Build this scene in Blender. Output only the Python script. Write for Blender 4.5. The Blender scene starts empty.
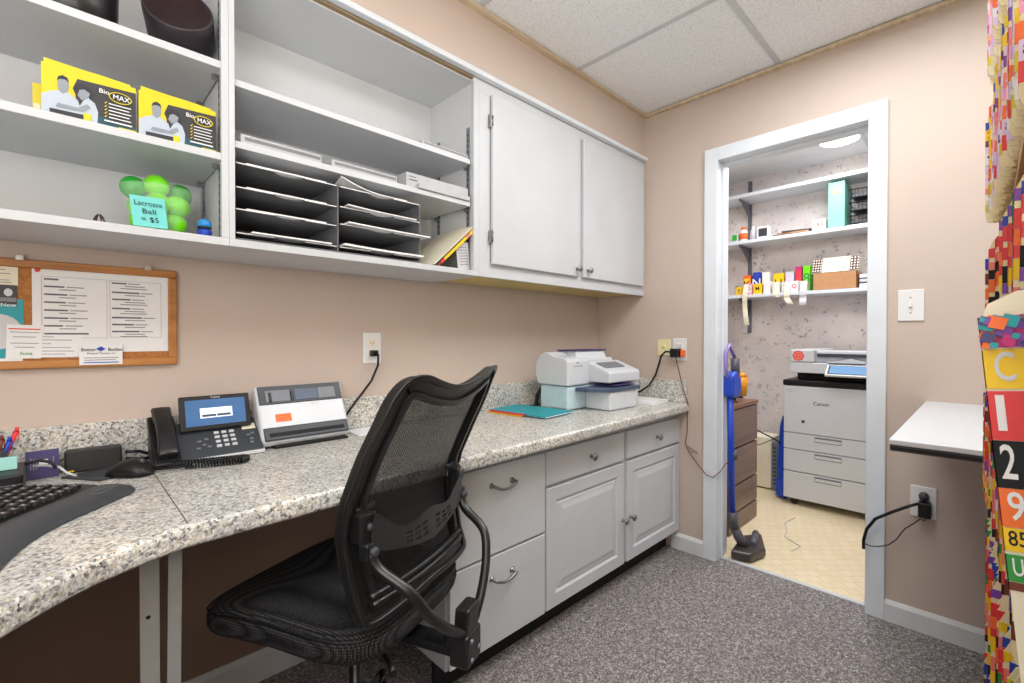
import bpy, math, random
from mathutils import Vector, Matrix
random.seed(7)
PI = math.pi
scn = bpy.context.scene
COL = scn.collection

# ------------------------------------------------------------------ colour and materials
def lin(c):
    out = []
    for v in c[:3]:
        v = v / 255.0
        out.append(v / 12.92 if v <= 0.04045 else ((v + 0.055) / 1.055) ** 2.4)
    return (out[0], out[1], out[2], 1.0)

def new_mat(name):
    m = bpy.data.materials.new(name); m.use_nodes = True
    nt = m.node_tree
    return m, nt, nt.nodes['Principled BSDF']

def mat(name, rgb, rough=0.5, metal=0.0, var=0.05, scale=30, bump=0.0, bscale=200, emit=0.0, spec=0.5):
    m, nt, b = new_mat(name)
    b.inputs['Roughness'].default_value = rough
    b.inputs['Metallic'].default_value = metal
    b.inputs['Specular IOR Level'].default_value = spec
    tc = nt.nodes.new('ShaderNodeTexCoord')
    c = lin(rgb)
    n = nt.nodes.new('ShaderNodeTexNoise'); n.inputs['Scale'].default_value = scale; n.inputs['Detail'].default_value = 3
    nt.links.new(tc.outputs['Object'], n.inputs['Vector'])
    r = nt.nodes.new('ShaderNodeValToRGB')
    r.color_ramp.elements[0].position = 0.3; r.color_ramp.elements[1].position = 0.7
    r.color_ramp.elements[0].color = tuple(v * (1 - var) for v in c[:3]) + (1,)
    r.color_ramp.elements[1].color = tuple(min(1, v * (1 + var)) for v in c[:3]) + (1,)
    nt.links.new(n.outputs['Fac'], r.inputs['Fac'])
    nt.links.new(r.outputs['Color'], b.inputs['Base Color'])
    if emit:
        nt.links.new(r.outputs['Color'], b.inputs['Emission Color'])
        b.inputs['Emission Strength'].default_value = emit
    if bump:
        n2 = nt.nodes.new('ShaderNodeTexNoise'); n2.inputs['Scale'].default_value = bscale
        nt.links.new(tc.outputs['Object'], n2.inputs['Vector'])
        bp = nt.nodes.new('ShaderNodeBump'); bp.inputs['Strength'].default_value = bump; bp.inputs['Distance'].default_value = 0.004
        nt.links.new(n2.outputs['Fac'], bp.inputs['Height']); nt.links.new(bp.outputs['Normal'], b.inputs['Normal'])
    return m

def ramp(nt, stops, constant=False):
    r = nt.nodes.new('ShaderNodeValToRGB')
    cr = r.color_ramp
    if constant: cr.interpolation = 'CONSTANT'
    while len(cr.elements) > 1: cr.elements.remove(cr.elements[0])
    cr.elements[0].position = stops[0][0]; cr.elements[0].color = lin(stops[0][1])
    for p, c in stops[1:]:
        e = cr.elements.new(p); e.color = lin(c)
    return r

def granite():
    m, nt, b = new_mat('speckled_granite')
    b.inputs['Roughness'].default_value = 0.3
    tc = nt.nodes.new('ShaderNodeTexCoord')
    n0 = nt.nodes.new('ShaderNodeTexNoise'); n0.inputs['Scale'].default_value = 60
    nt.links.new(tc.outputs['Object'], n0.inputs['Vector'])
    mx = nt.nodes.new('ShaderNodeMixRGB'); mx.inputs['Fac'].default_value = 0.012
    nt.links.new(tc.outputs['Object'], mx.inputs['Color1']); nt.links.new(n0.outputs['Color'], mx.inputs['Color2'])
    v = nt.nodes.new('ShaderNodeTexVoronoi'); v.inputs['Scale'].default_value = 190
    nt.links.new(mx.outputs['Color'], v.inputs['Vector'])
    sep = nt.nodes.new('ShaderNodeSeparateColor'); nt.links.new(v.outputs['Color'], sep.inputs['Color'])
    r1 = ramp(nt, [(0, (34, 34, 36)), (.09, (120, 120, 122)), (.21, (196, 180, 152)), (.34, (214, 213, 208)), (.62, (238, 238, 234)), (.88, (176, 178, 180))], True)
    nt.links.new(sep.outputs['Red'], r1.inputs['Fac'])
    v2 = nt.nodes.new('ShaderNodeTexVoronoi'); v2.inputs['Scale'].default_value = 320
    nt.links.new(tc.outputs['Object'], v2.inputs['Vector'])
    sep2 = nt.nodes.new('ShaderNodeSeparateColor'); nt.links.new(v2.outputs['Color'], sep2.inputs['Color'])
    r2 = ramp(nt, [(0, (40, 40, 42)), (.12, (196, 194, 190)), (.6, (240, 240, 238))], True)
    nt.links.new(sep2.outputs['Green'], r2.inputs['Fac'])
    m2 = nt.nodes.new('ShaderNodeMixRGB'); m2.inputs['Fac'].default_value = 0.35
    nt.links.new(r1.outputs['Color'], m2.inputs['Color1']); nt.links.new(r2.outputs['Color'], m2.inputs['Color2'])
    # broad clouding
    n3 = nt.nodes.new('ShaderNodeTexNoise'); n3.inputs['Scale'].default_value = 7
    nt.links.new(tc.outputs['Object'], n3.inputs['Vector'])
    r3 = ramp(nt, [(.35, (214, 214, 216)), (.65, (255, 252, 244))])
    nt.links.new(n3.outputs['Fac'], r3.inputs['Fac'])
    m3 = nt.nodes.new('ShaderNodeMixRGB'); m3.blend_type = 'MULTIPLY'; m3.inputs['Fac'].default_value = 0.6
    nt.links.new(m2.outputs['Color'], m3.inputs['Color1']); nt.links.new(r3.outputs['Color'], m3.inputs['Color2'])
    nt.links.new(m3.outputs['Color'], b.inputs['Base Color'])
    return m

def carpet():
    m, nt, b = new_mat('grey_loop_carpet')
    b.inputs['Roughness'].default_value = 0.95; b.inputs['Specular IOR Level'].default_value = 0.1
    tc = nt.nodes.new('ShaderNodeTexCoord')
    v = nt.nodes.new('ShaderNodeTexVoronoi'); v.inputs['Scale'].default_value = 240
    nt.links.new(tc.outputs['Object'], v.inputs['Vector'])
    sep = nt.nodes.new('ShaderNodeSeparateColor'); nt.links.new(v.outputs['Color'], sep.inputs['Color'])
    r = ramp(nt, [(0, (112, 105, 105)), (.35, (142, 134, 133)), (.7, (166, 158, 156)), (1, (214, 207, 203))])
    nt.links.new(sep.outputs['Red'], r.inputs['Fac'])
    n = nt.nodes.new('ShaderNodeTexNoise'); n.inputs['Scale'].default_value = 60; n.inputs['Detail'].default_value = 4
    nt.links.new(tc.outputs['Object'], n.inputs['Vector'])
    r2 = ramp(nt, [(.3, (150, 150, 150)), (.7, (255, 255, 255))])
    nt.links.new(n.outputs['Fac'], r2.inputs['Fac'])
    mx = nt.nodes.new('ShaderNodeMixRGB'); mx.blend_type = 'MULTIPLY'; mx.inputs['Fac'].default_value = .7
    nt.links.new(r.outputs['Color'], mx.inputs['Color1']); nt.links.new(r2.outputs['Color'], mx.inputs['Color2'])
    nt.links.new(mx.outputs['Color'], b.inputs['Base Color'])
    bp = nt.nodes.new('ShaderNodeBump'); bp.inputs['Strength'].default_value = .6; bp.inputs['Distance'].default_value = .004
    nt.links.new(sep.outputs['Green'], bp.inputs['Height']); nt.links.new(bp.outputs['Normal'], b.inputs['Normal'])
    return m

def ceiling_tile():
    m, nt, b = new_mat('pinholed_ceiling_tile')
    b.inputs['Roughness'].default_value = 0.9
    tc = nt.nodes.new('ShaderNodeTexCoord')
    v = nt.nodes.new('ShaderNodeTexVoronoi'); v.inputs['Scale'].default_value = 110
    nt.links.new(tc.outputs['Object'], v.inputs['Vector'])
    r = ramp(nt, [(0, (120, 120, 122)), (.13, (160, 160, 162)), (.2, (240, 242, 244))])
    nt.links.new(v.outputs['Distance'], r.inputs['Fac'])
    sep = nt.nodes.new('ShaderNodeSeparateColor'); nt.links.new(v.outputs['Color'], sep.inputs['Color'])
    gt = nt.nodes.new('ShaderNodeMath'); gt.operation = 'GREATER_THAN'; gt.inputs[1].default_value = .45
    nt.links.new(sep.outputs['Red'], gt.inputs[0])
    mx = nt.nodes.new('ShaderNodeMixRGB'); mx.inputs['Color1'].default_value = lin((240, 242, 244))
    nt.links.new(gt.outputs[0], mx.inputs['Fac']); nt.links.new(r.outputs['Color'], mx.inputs['Color2'])
    n = nt.nodes.new('ShaderNodeTexNoise'); n.inputs['Scale'].default_value = 120; n.inputs['Detail'].default_value = 5
    nt.links.new(tc.outputs['Object'], n.inputs['Vector'])
    r2 = ramp(nt, [(.3, (232, 232, 232)), (.6, (255, 255, 255))]); nt.links.new(n.outputs['Fac'], r2.inputs['Fac'])
    mm = nt.nodes.new('ShaderNodeMixRGB'); mm.blend_type = 'MULTIPLY'; mm.inputs['Fac'].default_value = .8
    nt.links.new(mx.outputs['Color'], mm.inputs['Color1']); nt.links.new(r2.outputs['Color'], mm.inputs['Color2'])
    nt.links.new(mm.outputs['Color'], b.inputs['Base Color'])
    return m

def wallpaper():
    m, nt, b = new_mat('sprigged_wallpaper')
    b.inputs['Roughness'].default_value = 0.8
    tc = nt.nodes.new('ShaderNodeTexCoord')
    n = nt.nodes.new('ShaderNodeTexNoise'); n.inputs['Scale'].default_value = 28; n.inputs['Detail'].default_value = 4
    nt.links.new(tc.outputs['Object'], n.inputs['Vector'])
    mx = nt.nodes.new('ShaderNodeMixRGB'); mx.inputs['Fac'].default_value = 0.06
    nt.links.new(tc.outputs['Object'], mx.inputs['Color1']); nt.links.new(n.outputs['Color'], mx.inputs['Color2'])
    v = nt.nodes.new('ShaderNodeTexVoronoi'); v.inputs['Scale'].default_value = 17
    nt.links.new(mx.outputs['Color'], v.inputs['Vector'])
    lt = nt.nodes.new('ShaderNodeValToRGB')
    lt.color_ramp.elements[0].position = .30; lt.color_ramp.elements[0].color = (1, 1, 1, 1)
    lt.color_ramp.elements[1].position = .48; lt.color_ramp.elements[1].color = (0, 0, 0, 1)
    nt.links.new(v.outputs['Distance'], lt.inputs['Fac'])
    # broken up so the sprig reads as small leaves
    n2 = nt.nodes.new('ShaderNodeTexNoise'); n2.inputs['Scale'].default_value = 55; n2.inputs['Detail'].default_value = 2
    nt.links.new(tc.outputs['Object'], n2.inputs['Vector'])
    g2 = nt.nodes.new('ShaderNodeValToRGB'); g2.color_ramp.elements[0].position = .50; g2.color_ramp.elements[1].position = .66
    nt.links.new(n2.outputs['Fac'], g2.inputs['Fac'])
    mu = nt.nodes.new('ShaderNodeMixRGB'); mu.blend_type = 'MULTIPLY'; mu.inputs['Fac'].default_value = 1
    nt.links.new(lt.outputs['Color'], mu.inputs['Color1']); nt.links.new(g2.outputs['Color'], mu.inputs['Color2'])
    sep = nt.nodes.new('ShaderNodeSeparateColor'); nt.links.new(v.outputs['Color'], sep.inputs['Color'])
    cr = ramp(nt, [(0, (136, 148, 166)), (.35, (160, 172, 184)), (.6, (192, 168, 148)), (.8, (206, 196, 188))], True)
    nt.links.new(sep.outputs['Blue'], cr.inputs['Fac'])
    base = ramp(nt, [(.3, (214, 206, 206)), (.7, (234, 226, 218))])
    n4 = nt.nodes.new('ShaderNodeTexNoise'); n4.inputs['Scale'].default_value = 4
    nt.links.new(tc.outputs['Object'], n4.inputs['Vector']); nt.links.new(n4.outputs['Fac'], base.inputs['Fac'])
    fm = nt.nodes.new('ShaderNodeMixRGB')
    nt.links.new(mu.outputs['Color'], fm.inputs['Fac']); nt.links.new(base.outputs['Color'], fm.inputs['Color1']); nt.links.new(cr.outputs['Color'], fm.inputs['Color2'])
    nt.links.new(fm.outputs['Color'], b.inputs['Base Color'])
    return m

def vinyl():
    m, nt, b = new_mat('cream_vinyl_floor')
    b.inputs['Roughness'].default_value = 0.35
    tc = nt.nodes.new('ShaderNodeTexCoord')
    mp = nt.nodes.new('ShaderNodeMapping'); mp.inputs['Rotation'].default_value = (0, 0, PI / 4)
    nt.links.new(tc.outputs['Object'], mp.inputs['Vector'])
    br = nt.nodes.new('ShaderNodeTexBrick'); br.offset = 0.5
    br.inputs['Scale'].default_value = 9; br.inputs['Mortar Size'].default_value = .02
    br.inputs['Brick Width'].default_value = .5; br.inputs['Row Height'].default_value = .5
    br.inputs['Color1'].default_value = lin((232, 214, 176)); br.inputs['Color2'].default_value = lin((238, 222, 190)); br.inputs['Mortar'].default_value = lin((220, 200, 160))
    nt.links.new(mp.outputs['Vector'], br.inputs['Vector'])
    nt.links.new(br.outputs['Color'], b.inputs['Base Color'])
    return m

def wood(name, c1, c2, axis=0, scale=6, rough=.45):
    m, nt, b = new_mat(name)
    b.inputs['Roughness'].default_value = rough
    tc = nt.nodes.new('ShaderNodeTexCoord')
    mp = nt.nodes.new('ShaderNodeMapping')
    s = [scale * 8] * 3; s[axis] = scale
    mp.inputs['Scale'].default_value = s
    nt.links.new(tc.outputs['Object'], mp.inputs['Vector'])
    n = nt.nodes.new('ShaderNodeTexNoise'); n.inputs['Scale'].default_value = 1; n.inputs['Detail'].default_value = 6
    nt.links.new(mp.outputs['Vector'], n.inputs['Vector'])
    r = ramp(nt, [(.3, c1), (.7, c2)]); nt.links.new(n.outputs['Fac'], r.inputs['Fac'])
    nt.links.new(r.outputs['Color'], b.inputs['Base Color'])
    return m

def weave(name, rgb, k, open_):
    """black knitted mesh: open_ is how much shows through"""
    m, nt, b = new_mat(name)
    b.inputs['Base Color'].default_value = lin(rgb); b.inputs['Roughness'].default_value = .6
    tc = nt.nodes.new('ShaderNodeTexCoord')
    br = nt.nodes.new('ShaderNodeTexBrick'); br.inputs['Scale'].default_value = k
    br.inputs['Brick Width'].default_value = 1.0; br.inputs['Row Height'].default_value = .5; br.inputs['Mortar Size'].default_value = .14
    br.inputs['Mortar Smooth'].default_value = .2
    sx = nt.nodes.new('ShaderNodeSeparateXYZ'); cx = nt.nodes.new('ShaderNodeCombineXYZ')
    nt.links.new(tc.outputs['Object'], sx.inputs[0]); nt.links.new(sx.outputs['X'], cx.inputs['X']); nt.links.new(sx.outputs['Z'], cx.inputs['Y'])
    nt.links.new(cx.outputs[0], br.inputs['Vector'])
    inv = nt.nodes.new('ShaderNodeMath'); inv.operation = 'MULTIPLY_ADD'; inv.inputs[1].default_value = open_; inv.inputs[2].default_value = 1 - open_
    nt.links.new(br.outputs['Fac'], inv.inputs[0])
    nt.links.new(inv.outputs[0], b.inputs['Alpha'])
    return m

def fabric(name, c1, c2, k=260):
    m, nt, b = new_mat(name)
    b.inputs['Roughness'].default_value = .85; b.inputs['Specular IOR Level'].default_value = .25
    tc = nt.nodes.new('ShaderNodeTexCoord')
    mp = nt.nodes.new('ShaderNodeMapping'); mp.inputs['Scale'].default_value = (k, k, k)
    nt.links.new(tc.outputs['Object'], mp.inputs['Vector'])
    v = nt.nodes.new('ShaderNodeTexVoronoi'); v.inputs['Scale'].default_value = 1; v.inputs['Randomness'].default_value = .15
    nt.links.new(mp.outputs['Vector'], v.inputs['Vector'])
    r = ramp(nt, [(.1, c2), (.6, c1)]); nt.links.new(v.outputs['Distance'], r.inputs['Fac'])
    nt.links.new(r.outputs['Color'], b.inputs['Base Color'])
    bp = nt.nodes.new('ShaderNodeBump'); bp.inputs['Strength'].default_value = .5; bp.inputs['Distance'].default_value = .002
    nt.links.new(v.outputs['Distance'], bp.inputs['Height']); nt.links.new(bp.outputs['Normal'], b.inputs['Normal'])
    return m

def clear_plastic():
    m, nt, b = new_mat('clear_plastic')
    b.inputs['Base Color'].default_value = (1, 1, 1, 1); b.inputs['Roughness'].default_value = .08
    b.inputs['Alpha'].default_value = .10
    return m

def wall_paint(name, rgb, groove):
    m = mat(name, rgb, .6, var=.025, scale=3, bump=.12, bscale=35)
    return m

M = dict(
    wall=wall_paint('tan_wall_paint', (200, 183, 171), 'x'),
    wall_low=wall_paint('brown_lower_wall', (142, 119, 104), 'x'),  # wall below counter height, darker and browner than the part above
    white=mat('white_gloss_paint', (228, 228, 228), .35, var=.02, scale=4),
    cab=mat('white_cabinet_paint', (201, 204, 208), .4, var=.03, scale=5),
    cab_in=mat('cabinet_interior_paint', (214, 216, 218), .5, var=.03, scale=5),
    trim=mat('white_trim_paint', (222, 228, 234), .35, var=.03, scale=8),
    base=mat('baseboard_paint', (216, 218, 219), .45, var=.05, scale=12),
    tbar=mat('ceiling_grid_enamel', (196, 199, 202), .4),
    tile=ceiling_tile(), granite=granite(), carpet=carpet(), paper_wall=wallpaper(), vinyl=vinyl(),
    pine=wood('yellowed_plywood', (196, 172, 104), (222, 200, 134), 0, 4),
    strip=wood('raw_wood_angle', (186, 164, 134), (218, 200, 172), 0, 5),
    oak=wood('oak_frame', (158, 98, 44), (196, 134, 70), 0, 5),
    cork=mat('cork_surface', (176, 116, 62), .85, var=.25, scale=160),
    steel=mat('brushed_nickel', (150, 150, 150), .28, .9, var=.1, scale=40),
    galv=mat('grey_painted_steel', (172, 174, 174), .5, .2, var=.06, scale=20),
    bracket=mat('grey_standard_steel', (112, 114, 122), .5, .3),
    black=mat('black_plastic', (22, 22, 24), .4, spec=.4),
    black2=mat('satin_black_frame', (26, 26, 27), .33, var=.1, spec=.6),
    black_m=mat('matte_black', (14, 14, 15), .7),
    chrome=mat('chrome', (200, 200, 200), .12, 1.0),
    dkgrey=mat('dark_grey_plastic', (58, 62, 68), .45),
    slate=mat('slate_blue_plastic', (70, 84, 108), .4),
    mid=mat('mid_grey_plastic', (120, 124, 130), .45),
    lightgrey=mat('light_grey_plastic', (205, 207, 210), .4),
    wplastic=mat('white_plastic', (208, 212, 217), .3, var=.015),
    bluewhite=mat('pale_blue_plastic', (196, 218, 226), .35),
    sorter=mat('grey_sorter_board', (104, 105, 108), .7),
    sorter_lip=mat('white_sorter_edge', (226, 226, 226), .5),
    sheet=mat('white_paper', (236, 236, 236), .8, var=.02),
    sheet2=mat('off_white_paper', (206, 206, 210), .8, var=.02),
    ink=mat('printed_grey_ink', (96, 98, 104), .8),
    ink2=mat('printed_light_ink', (150, 152, 158), .8),
    inkblk=mat('printed_black_ink', (26, 26, 30), .8),
    cream=mat('cream_folder_card', (232, 218, 178), .75, var=.05, scale=20),
    creamw=mat('pale_cream_card', (236, 228, 204), .75, var=.04, scale=20),
    pages=mat('stacked_page_edges', (226, 196, 146), .85, var=.18, scale=90),
    teal=mat('teal_card', (24, 156, 168), .5),
    tealnote=mat('aqua_note_paper', (120, 214, 208), .75, var=.02),
    paleaqua=mat('pale_aqua_note', (162, 218, 210), .75, var=.02),
    yellow=mat('lemon_yellow_card', (216, 200, 20), .45, var=.03),
    gold=mat('golden_yellow_label', (244, 200, 20), .5),
    orange=mat('orange_label', (244, 112, 40), .5),
    red=mat('red_label', (226, 56, 60), .5),
    salmon=mat('salmon_label', (240, 130, 116), .5),
    pink=mat('pink_label', (238, 160, 196), .5),
    magenta=mat('magenta_label', (204, 34, 120), .5),
    purple=mat('purple_label', (128, 70, 170), .5),
    lav=mat('lavender_label', (222, 200, 236), .5),
    green=mat('green_label', (44, 148, 60), .5),
    blue=mat('blue_label', (30, 66, 178), .5),
    brownl=mat('brown_label', (112, 50, 30), .5),
    navy=mat('navy_card', (60, 54, 110), .45),
    lime=mat('lime_rubber', (120, 226, 20), .35),
    leaf=mat('green_rubber', (30, 170, 40), .35),
    clear=clear_plastic(),
    hood=mat('black_leather', (26, 24, 26), .35, bump=.2, bscale=60),
    maroon=mat('quilted_maroon_lining', (74, 44, 46), .8, var=.3, scale=120, bump=.4),
    plum=mat('dark_plum_leather', (52, 44, 48), .45),
    blackred=mat('tarnished_brown', (70, 44, 44), .5, .4),
    skin=mat('grey_photo_skin', (142, 150, 160), .6), shirt=mat('pale_photo_shirt', (184, 196, 208), .6),
    hair=mat('dark_photo_hair', (44, 44, 52), .6), charcoal=mat('charcoal_print', (52, 52, 56), .5),
    tealdark=mat('dark_teal_print', (30, 78, 90), .5),
    almond=mat('almond_plastic', (232, 222, 172), .4),
    brown_cab=wood('brown_wood_laminate', (104, 82, 74), (132, 106, 94), 0, 3, .4),
    brown_top=wood('worn_brown_laminate', (112, 74, 52), (142, 98, 72), 0, 3, .35),
    vac_blue=mat('royal_blue_plastic', (28, 72, 190), .35), vac_grey=mat('vacuum_grey_plastic', (86, 86, 94), .4),
    vac_brown=mat('smoked_plastic', (66, 58, 58), .3), amber=mat('amber_plastic', (224, 146, 20), .3),
    lilac=mat('lilac_plastic', (150, 130, 200), .4),
    mint=mat('mint_green_board', (122, 186, 166), .6),
    kraft=mat('brown_cardboard', (190, 142, 98), .8, var=.05),
    darkbox=mat('dark_chocolate_card', (72, 32, 38), .6), 
    weave=weave('black_back_mesh', (16, 16, 16), 150, .36),
    seatfab=fabric('black_seat_mesh', (12, 12, 12), (78, 78, 80), 170),
    plate=mat('lumbar_plate_plastic', (40, 40, 42), .35, spec=.6), gap=mat('raw_top_edge', (150, 132, 100), .7),
    carton=mat('white_carton_card', (186, 188, 191), .7),
    casters=mat('black_caster', (18, 18, 18), .5),
    wpanel=mat('panel_under_counter', (205, 205, 205), .5),
    glow=mat('lit_opal_glass', (255, 250, 240), .4, emit=6.0),
    seam=mat('dark_seam_filler', (92, 84, 78), .7),
    screen=mat('phone_screen_glow', (66, 104, 150), .2, emit=.35), screen2=mat('copier_screen_glow', (104, 146, 186), .6, emit=.1, spec=.2),
    dialog=mat('screen_dialog_glow', (226, 236, 244), .3, emit=.5),
    transp_blue=mat('blue_translucent', (40, 140, 210), .15),
)

# ------------------------------------------------------------------ mesh building
ORG = {}
class MB:
    def __init__(s): s.v = []; s.f = []; s.m = []; s.sm = []
    def add(s, vs, fs, m=0, smooth=False):
        o = len(s.v); s.v += [tuple(p) for p in vs]
        for f in fs: s.f.append([o + i for i in f]); s.m.append(m); s.sm.append(smooth)
        return s
    def box(s, x0, x1, y0, y1, z0, z1, m=0):
        x0, x1 = sorted((x0, x1)); y0, y1 = sorted((y0, y1)); z0, z1 = sorted((z0, z1))
        vs = [(x, y, z) for z in (z0, z1) for y in (y0, y1) for x in (x0, x1)]
        return s.add(vs, [(0, 2, 3, 1), (4, 5, 7, 6), (0, 1, 5, 4), (2, 6, 7, 3), (0, 4, 6, 2), (1, 3, 7, 5)], m)
    def obox(s, O, ax, ay, az, m=0):
        """box from corner-centre O with half vectors ax, ay, az"""
        O, ax, ay, az = map(Vector, (O, ax, ay, az)); vs = []
        for k in (-1, 1):
            for j in (-1, 1):
                for i in (-1, 1): vs.append(O + i * ax + j * ay + k * az)
        return s.add(vs, [(0, 2, 3, 1), (4, 5, 7, 6), (0, 1, 5, 4), (2, 6, 7, 3), (0, 4, 6, 2), (1, 3, 7, 5)], m)
    def prism(s, poly, plane, a, b, m=0, mt=None):
        """poly of 2D points in plane 'xy','xz','yz', pushed from a to b along the third axis"""
        def P(p, h):
            return {'xy': (p[0], p[1], h), 'xz': (p[0], h, p[1]), 'yz': (h, p[0], p[1])}[plane]
        n = len(poly); vs = [P(p, a) for p in poly] + [P(p, b) for p in poly]
        s.add(vs, [tuple(range(n - 1, -1, -1))], m)
        o = len(s.v) - 2 * n
        s.f.append([o + n + i for i in range(n)]); s.m.append(m if mt is None else mt); s.sm.append(False)
        for i in range(n):
            j = (i + 1) % n
            s.f.append([o + i, o + j, o + n + j, o + n + i]); s.m.append(m); s.sm.append(False)
        return s
    def tube(s, pts, r, n=8, m=0, closed=False):
        pts = [Vector(p) for p in pts]; rings = []; up = None
        rr = r if isinstance(r, (list, tuple)) else [r] * len(pts)
        N = len(pts)
        for i, p in enumerate(pts):
            if closed: t = pts[(i + 1) % N] - pts[i - 1]
            else: t = pts[min(i + 1, N - 1)] - pts[max(i - 1, 0)]
            if t.length < 1e-9: t = Vector((0, 0, 1))
            t.normalize()
            if up is None:
                up = Vector((0, 0, 1)) if abs(t.z) < .9 else Vector((1, 0, 0))
            u = (up - t * up.dot(t))
            if u.length < 1e-6: u = t.orthogonal()
            u.normalize(); w = t.cross(u); up = u
            rings.append([p + rr[i] * (math.cos(2 * PI * k / n) * u + math.sin(2 * PI * k / n) * w) for k in range(n)])
        vs = [q for g in rings for q in g]; fs = []
        for i in range(N if closed else N - 1):
            j = (i + 1) % N
            for k in range(n):
                l = (k + 1) % n
                fs.append((i * n + k, i * n + l, j * n + l, j * n + k))
        s.add(vs, fs, m, True)
        if not closed:
            o = len(s.v) - len(vs)
            s.f.append([o + k for k in range(n - 1, -1, -1)]); s.m.append(m); s.sm.append(False)
            s.f.append([o + (N - 1) * n + k for k in range(n)]); s.m.append(m); s.sm.append(False)
        return s
    def lathe(s, prof, O=(0, 0, 0), n=24, m=0, sx=1, sy=1, axis='z', smooth=True):
        vs = []; fs = []
        for (r, z) in prof:
            for k in range(n):
                a = 2 * PI * k / n; x, y = r * math.cos(a) * sx, r * math.sin(a) * sy
                if axis == 'z': q = (O[0] + x, O[1] + y, O[2] + z)
                elif axis == 'y': q = (O[0] + x, O[1] + z, O[2] + y)
                else: q = (O[0] + z, O[1] + x, O[2] + y)
                vs.append(q)
        for i in range(len(prof) - 1):
            for k in range(n):
                l = (k + 1) % n
                fs.append((i * n + k, i * n + l, (i + 1) * n + l, (i + 1) * n + k))
        s.add(vs, fs, m, smooth)
        o = len(s.v) - len(vs); L = len(prof) - 1
        if prof[0][0] > 1e-6: s.f.append([o + k for k in range(n)]); s.m.append(m); s.sm.append(False)
        if prof[L][0] > 1e-6: s.f.append([o + L * n + k for k in range(n)]); s.m.append(m); s.sm.append(False)
        return s
    def ball(s, c, r, m=0, n=16, sz=1.0):
        prof = [(max(1e-5, r * math.sin(PI * i / 10)), -r * sz * math.cos(PI * i / 10)) for i in range(11)]
        return s.lathe(prof, c, n, m)
    def quad(s, a, b, c, d, m=0): return s.add([a, b, c, d], [(0, 1, 2, 3)], m)
    def build(s, name, mats, parent=None, bevel=0, seg=2, subsurf=0, local=False, solid=0):
        if not isinstance(mats, (list, tuple)): mats = [mats]
        off = Vector((0, 0, 0)) if (local or parent is None) else ORG.get(parent.name, Vector((0, 0, 0)))
        me = bpy.data.meshes.new(name)
        me.from_pydata([tuple(Vector(p) - off) for p in s.v], [], s.f)
        for m in mats: me.materials.append(m)
        me.polygons.foreach_set('material_index', s.m)
        me.polygons.foreach_set('use_smooth', s.sm)
        me.update()
        import bmesh
        bm = bmesh.new(); bm.from_mesh(me); bmesh.ops.recalc_face_normals(bm, faces=bm.faces); bm.to_mesh(me); bm.free()
        o = bpy.data.objects.new(name, me); COL.objects.link(o)
        if parent is not None:
            o.parent = parent
            ORG[o.name] = off
        if solid:
            md = o.modifiers.new('thick', 'SOLIDIFY'); md.thickness = solid; md.offset = 0
        if bevel:
            md = o.modifiers.new('edge', 'BEVEL'); md.width = bevel; md.segments = seg; md.limit_method = 'ANGLE'; md.angle_limit = math.radians(40)
        if subsurf:
            md = o.modifiers.new('soft', 'SUBSURF'); md.levels = subsurf; md.render_levels = subsurf
        return o

def thing(name, label, cat, loc=(0, 0, 0), rotz=0, group=None):
    o = bpy.data.objects.new(name, None); COL.objects.link(o)
    o.location = loc; o.rotation_euler = (0, 0, rotz); o.empty_display_size = .05
    o['label'] = label; o['category'] = cat
    if group: o['group'] = group
    ORG[o.name] = Vector(loc)
    return o
def tag(o, label, cat, group=None):
    o['label'] = label; o['category'] = cat
    if group: o['group'] = group
    return o
def struct(o): o['kind'] = 'structure'; return o
def dup(root, loc=None, rotz=None, label=None, group=None):
    r = root.copy(); COL.objects.link(r)
    if loc is not None: r.location = loc
    if rotz is not None: r.rotation_euler = (0, 0, rotz)
    if label: r['label'] = label
    if group: r['group'] = group
    for ch in list(root.children):
        c = ch.copy(); COL.objects.link(c); c.parent = r
        for g in list(ch.children):
            d = g.copy(); COL.objects.link(d); d.parent = c
    return r
def B(name, x0, x1, y0, y1, z0, z1, m, parent=None, bevel=.002):
    return MB().box(x0, x1, y0, y1, z0, z1).build(name, m, parent, bevel)

_tc = {}
def text_mesh(s, size, bold):
    key = (s, bold)
    if key not in _tc:
        cu = bpy.data.curves.new('lettering', 'FONT'); cu.body = s; cu.size = 1.0; cu.align_x = 'CENTER'; cu.align_y = 'CENTER'
        cu.offset = .010 if bold else 0.0; cu.resolution_u = 3
        ob = bpy.data.objects.new('lettering', cu); COL.objects.link(ob)
        bpy.context.view_layer.update()
        dg = bpy.context.evaluated_depsgraph_get()
        me = bpy.data.meshes.new_from_object(ob.evaluated_get(dg))
        vs = [v.co.copy() for v in me.vertices]; fs = [list(p.vertices) for p in me.polygons]
        bpy.data.objects.remove(ob); bpy.data.curves.remove(cu)
        _tc[key] = (vs, fs)
    return _tc[key]
def text(mb, s, size, O, right, up, m=0, width=None, bold=False):
    """adds flat lettering to a mesh builder"""
    vs, fs = text_mesh(s, size, bold)
    O = Vector(O); right = Vector(right).normalized(); up = Vector(up).normalized()
    xs = [v.x for v in vs]; w = max(xs) - min(xs) or 1
    sx = size if width is None else width / w
    mb.add([O + right * v.x * sx + up * v.y * size for v in vs], fs, m)
    return mb

X, Y, Z = Vector((1, 0, 0)), Vector((0, 1, 0)), Vector((0, 0, 1))

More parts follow.
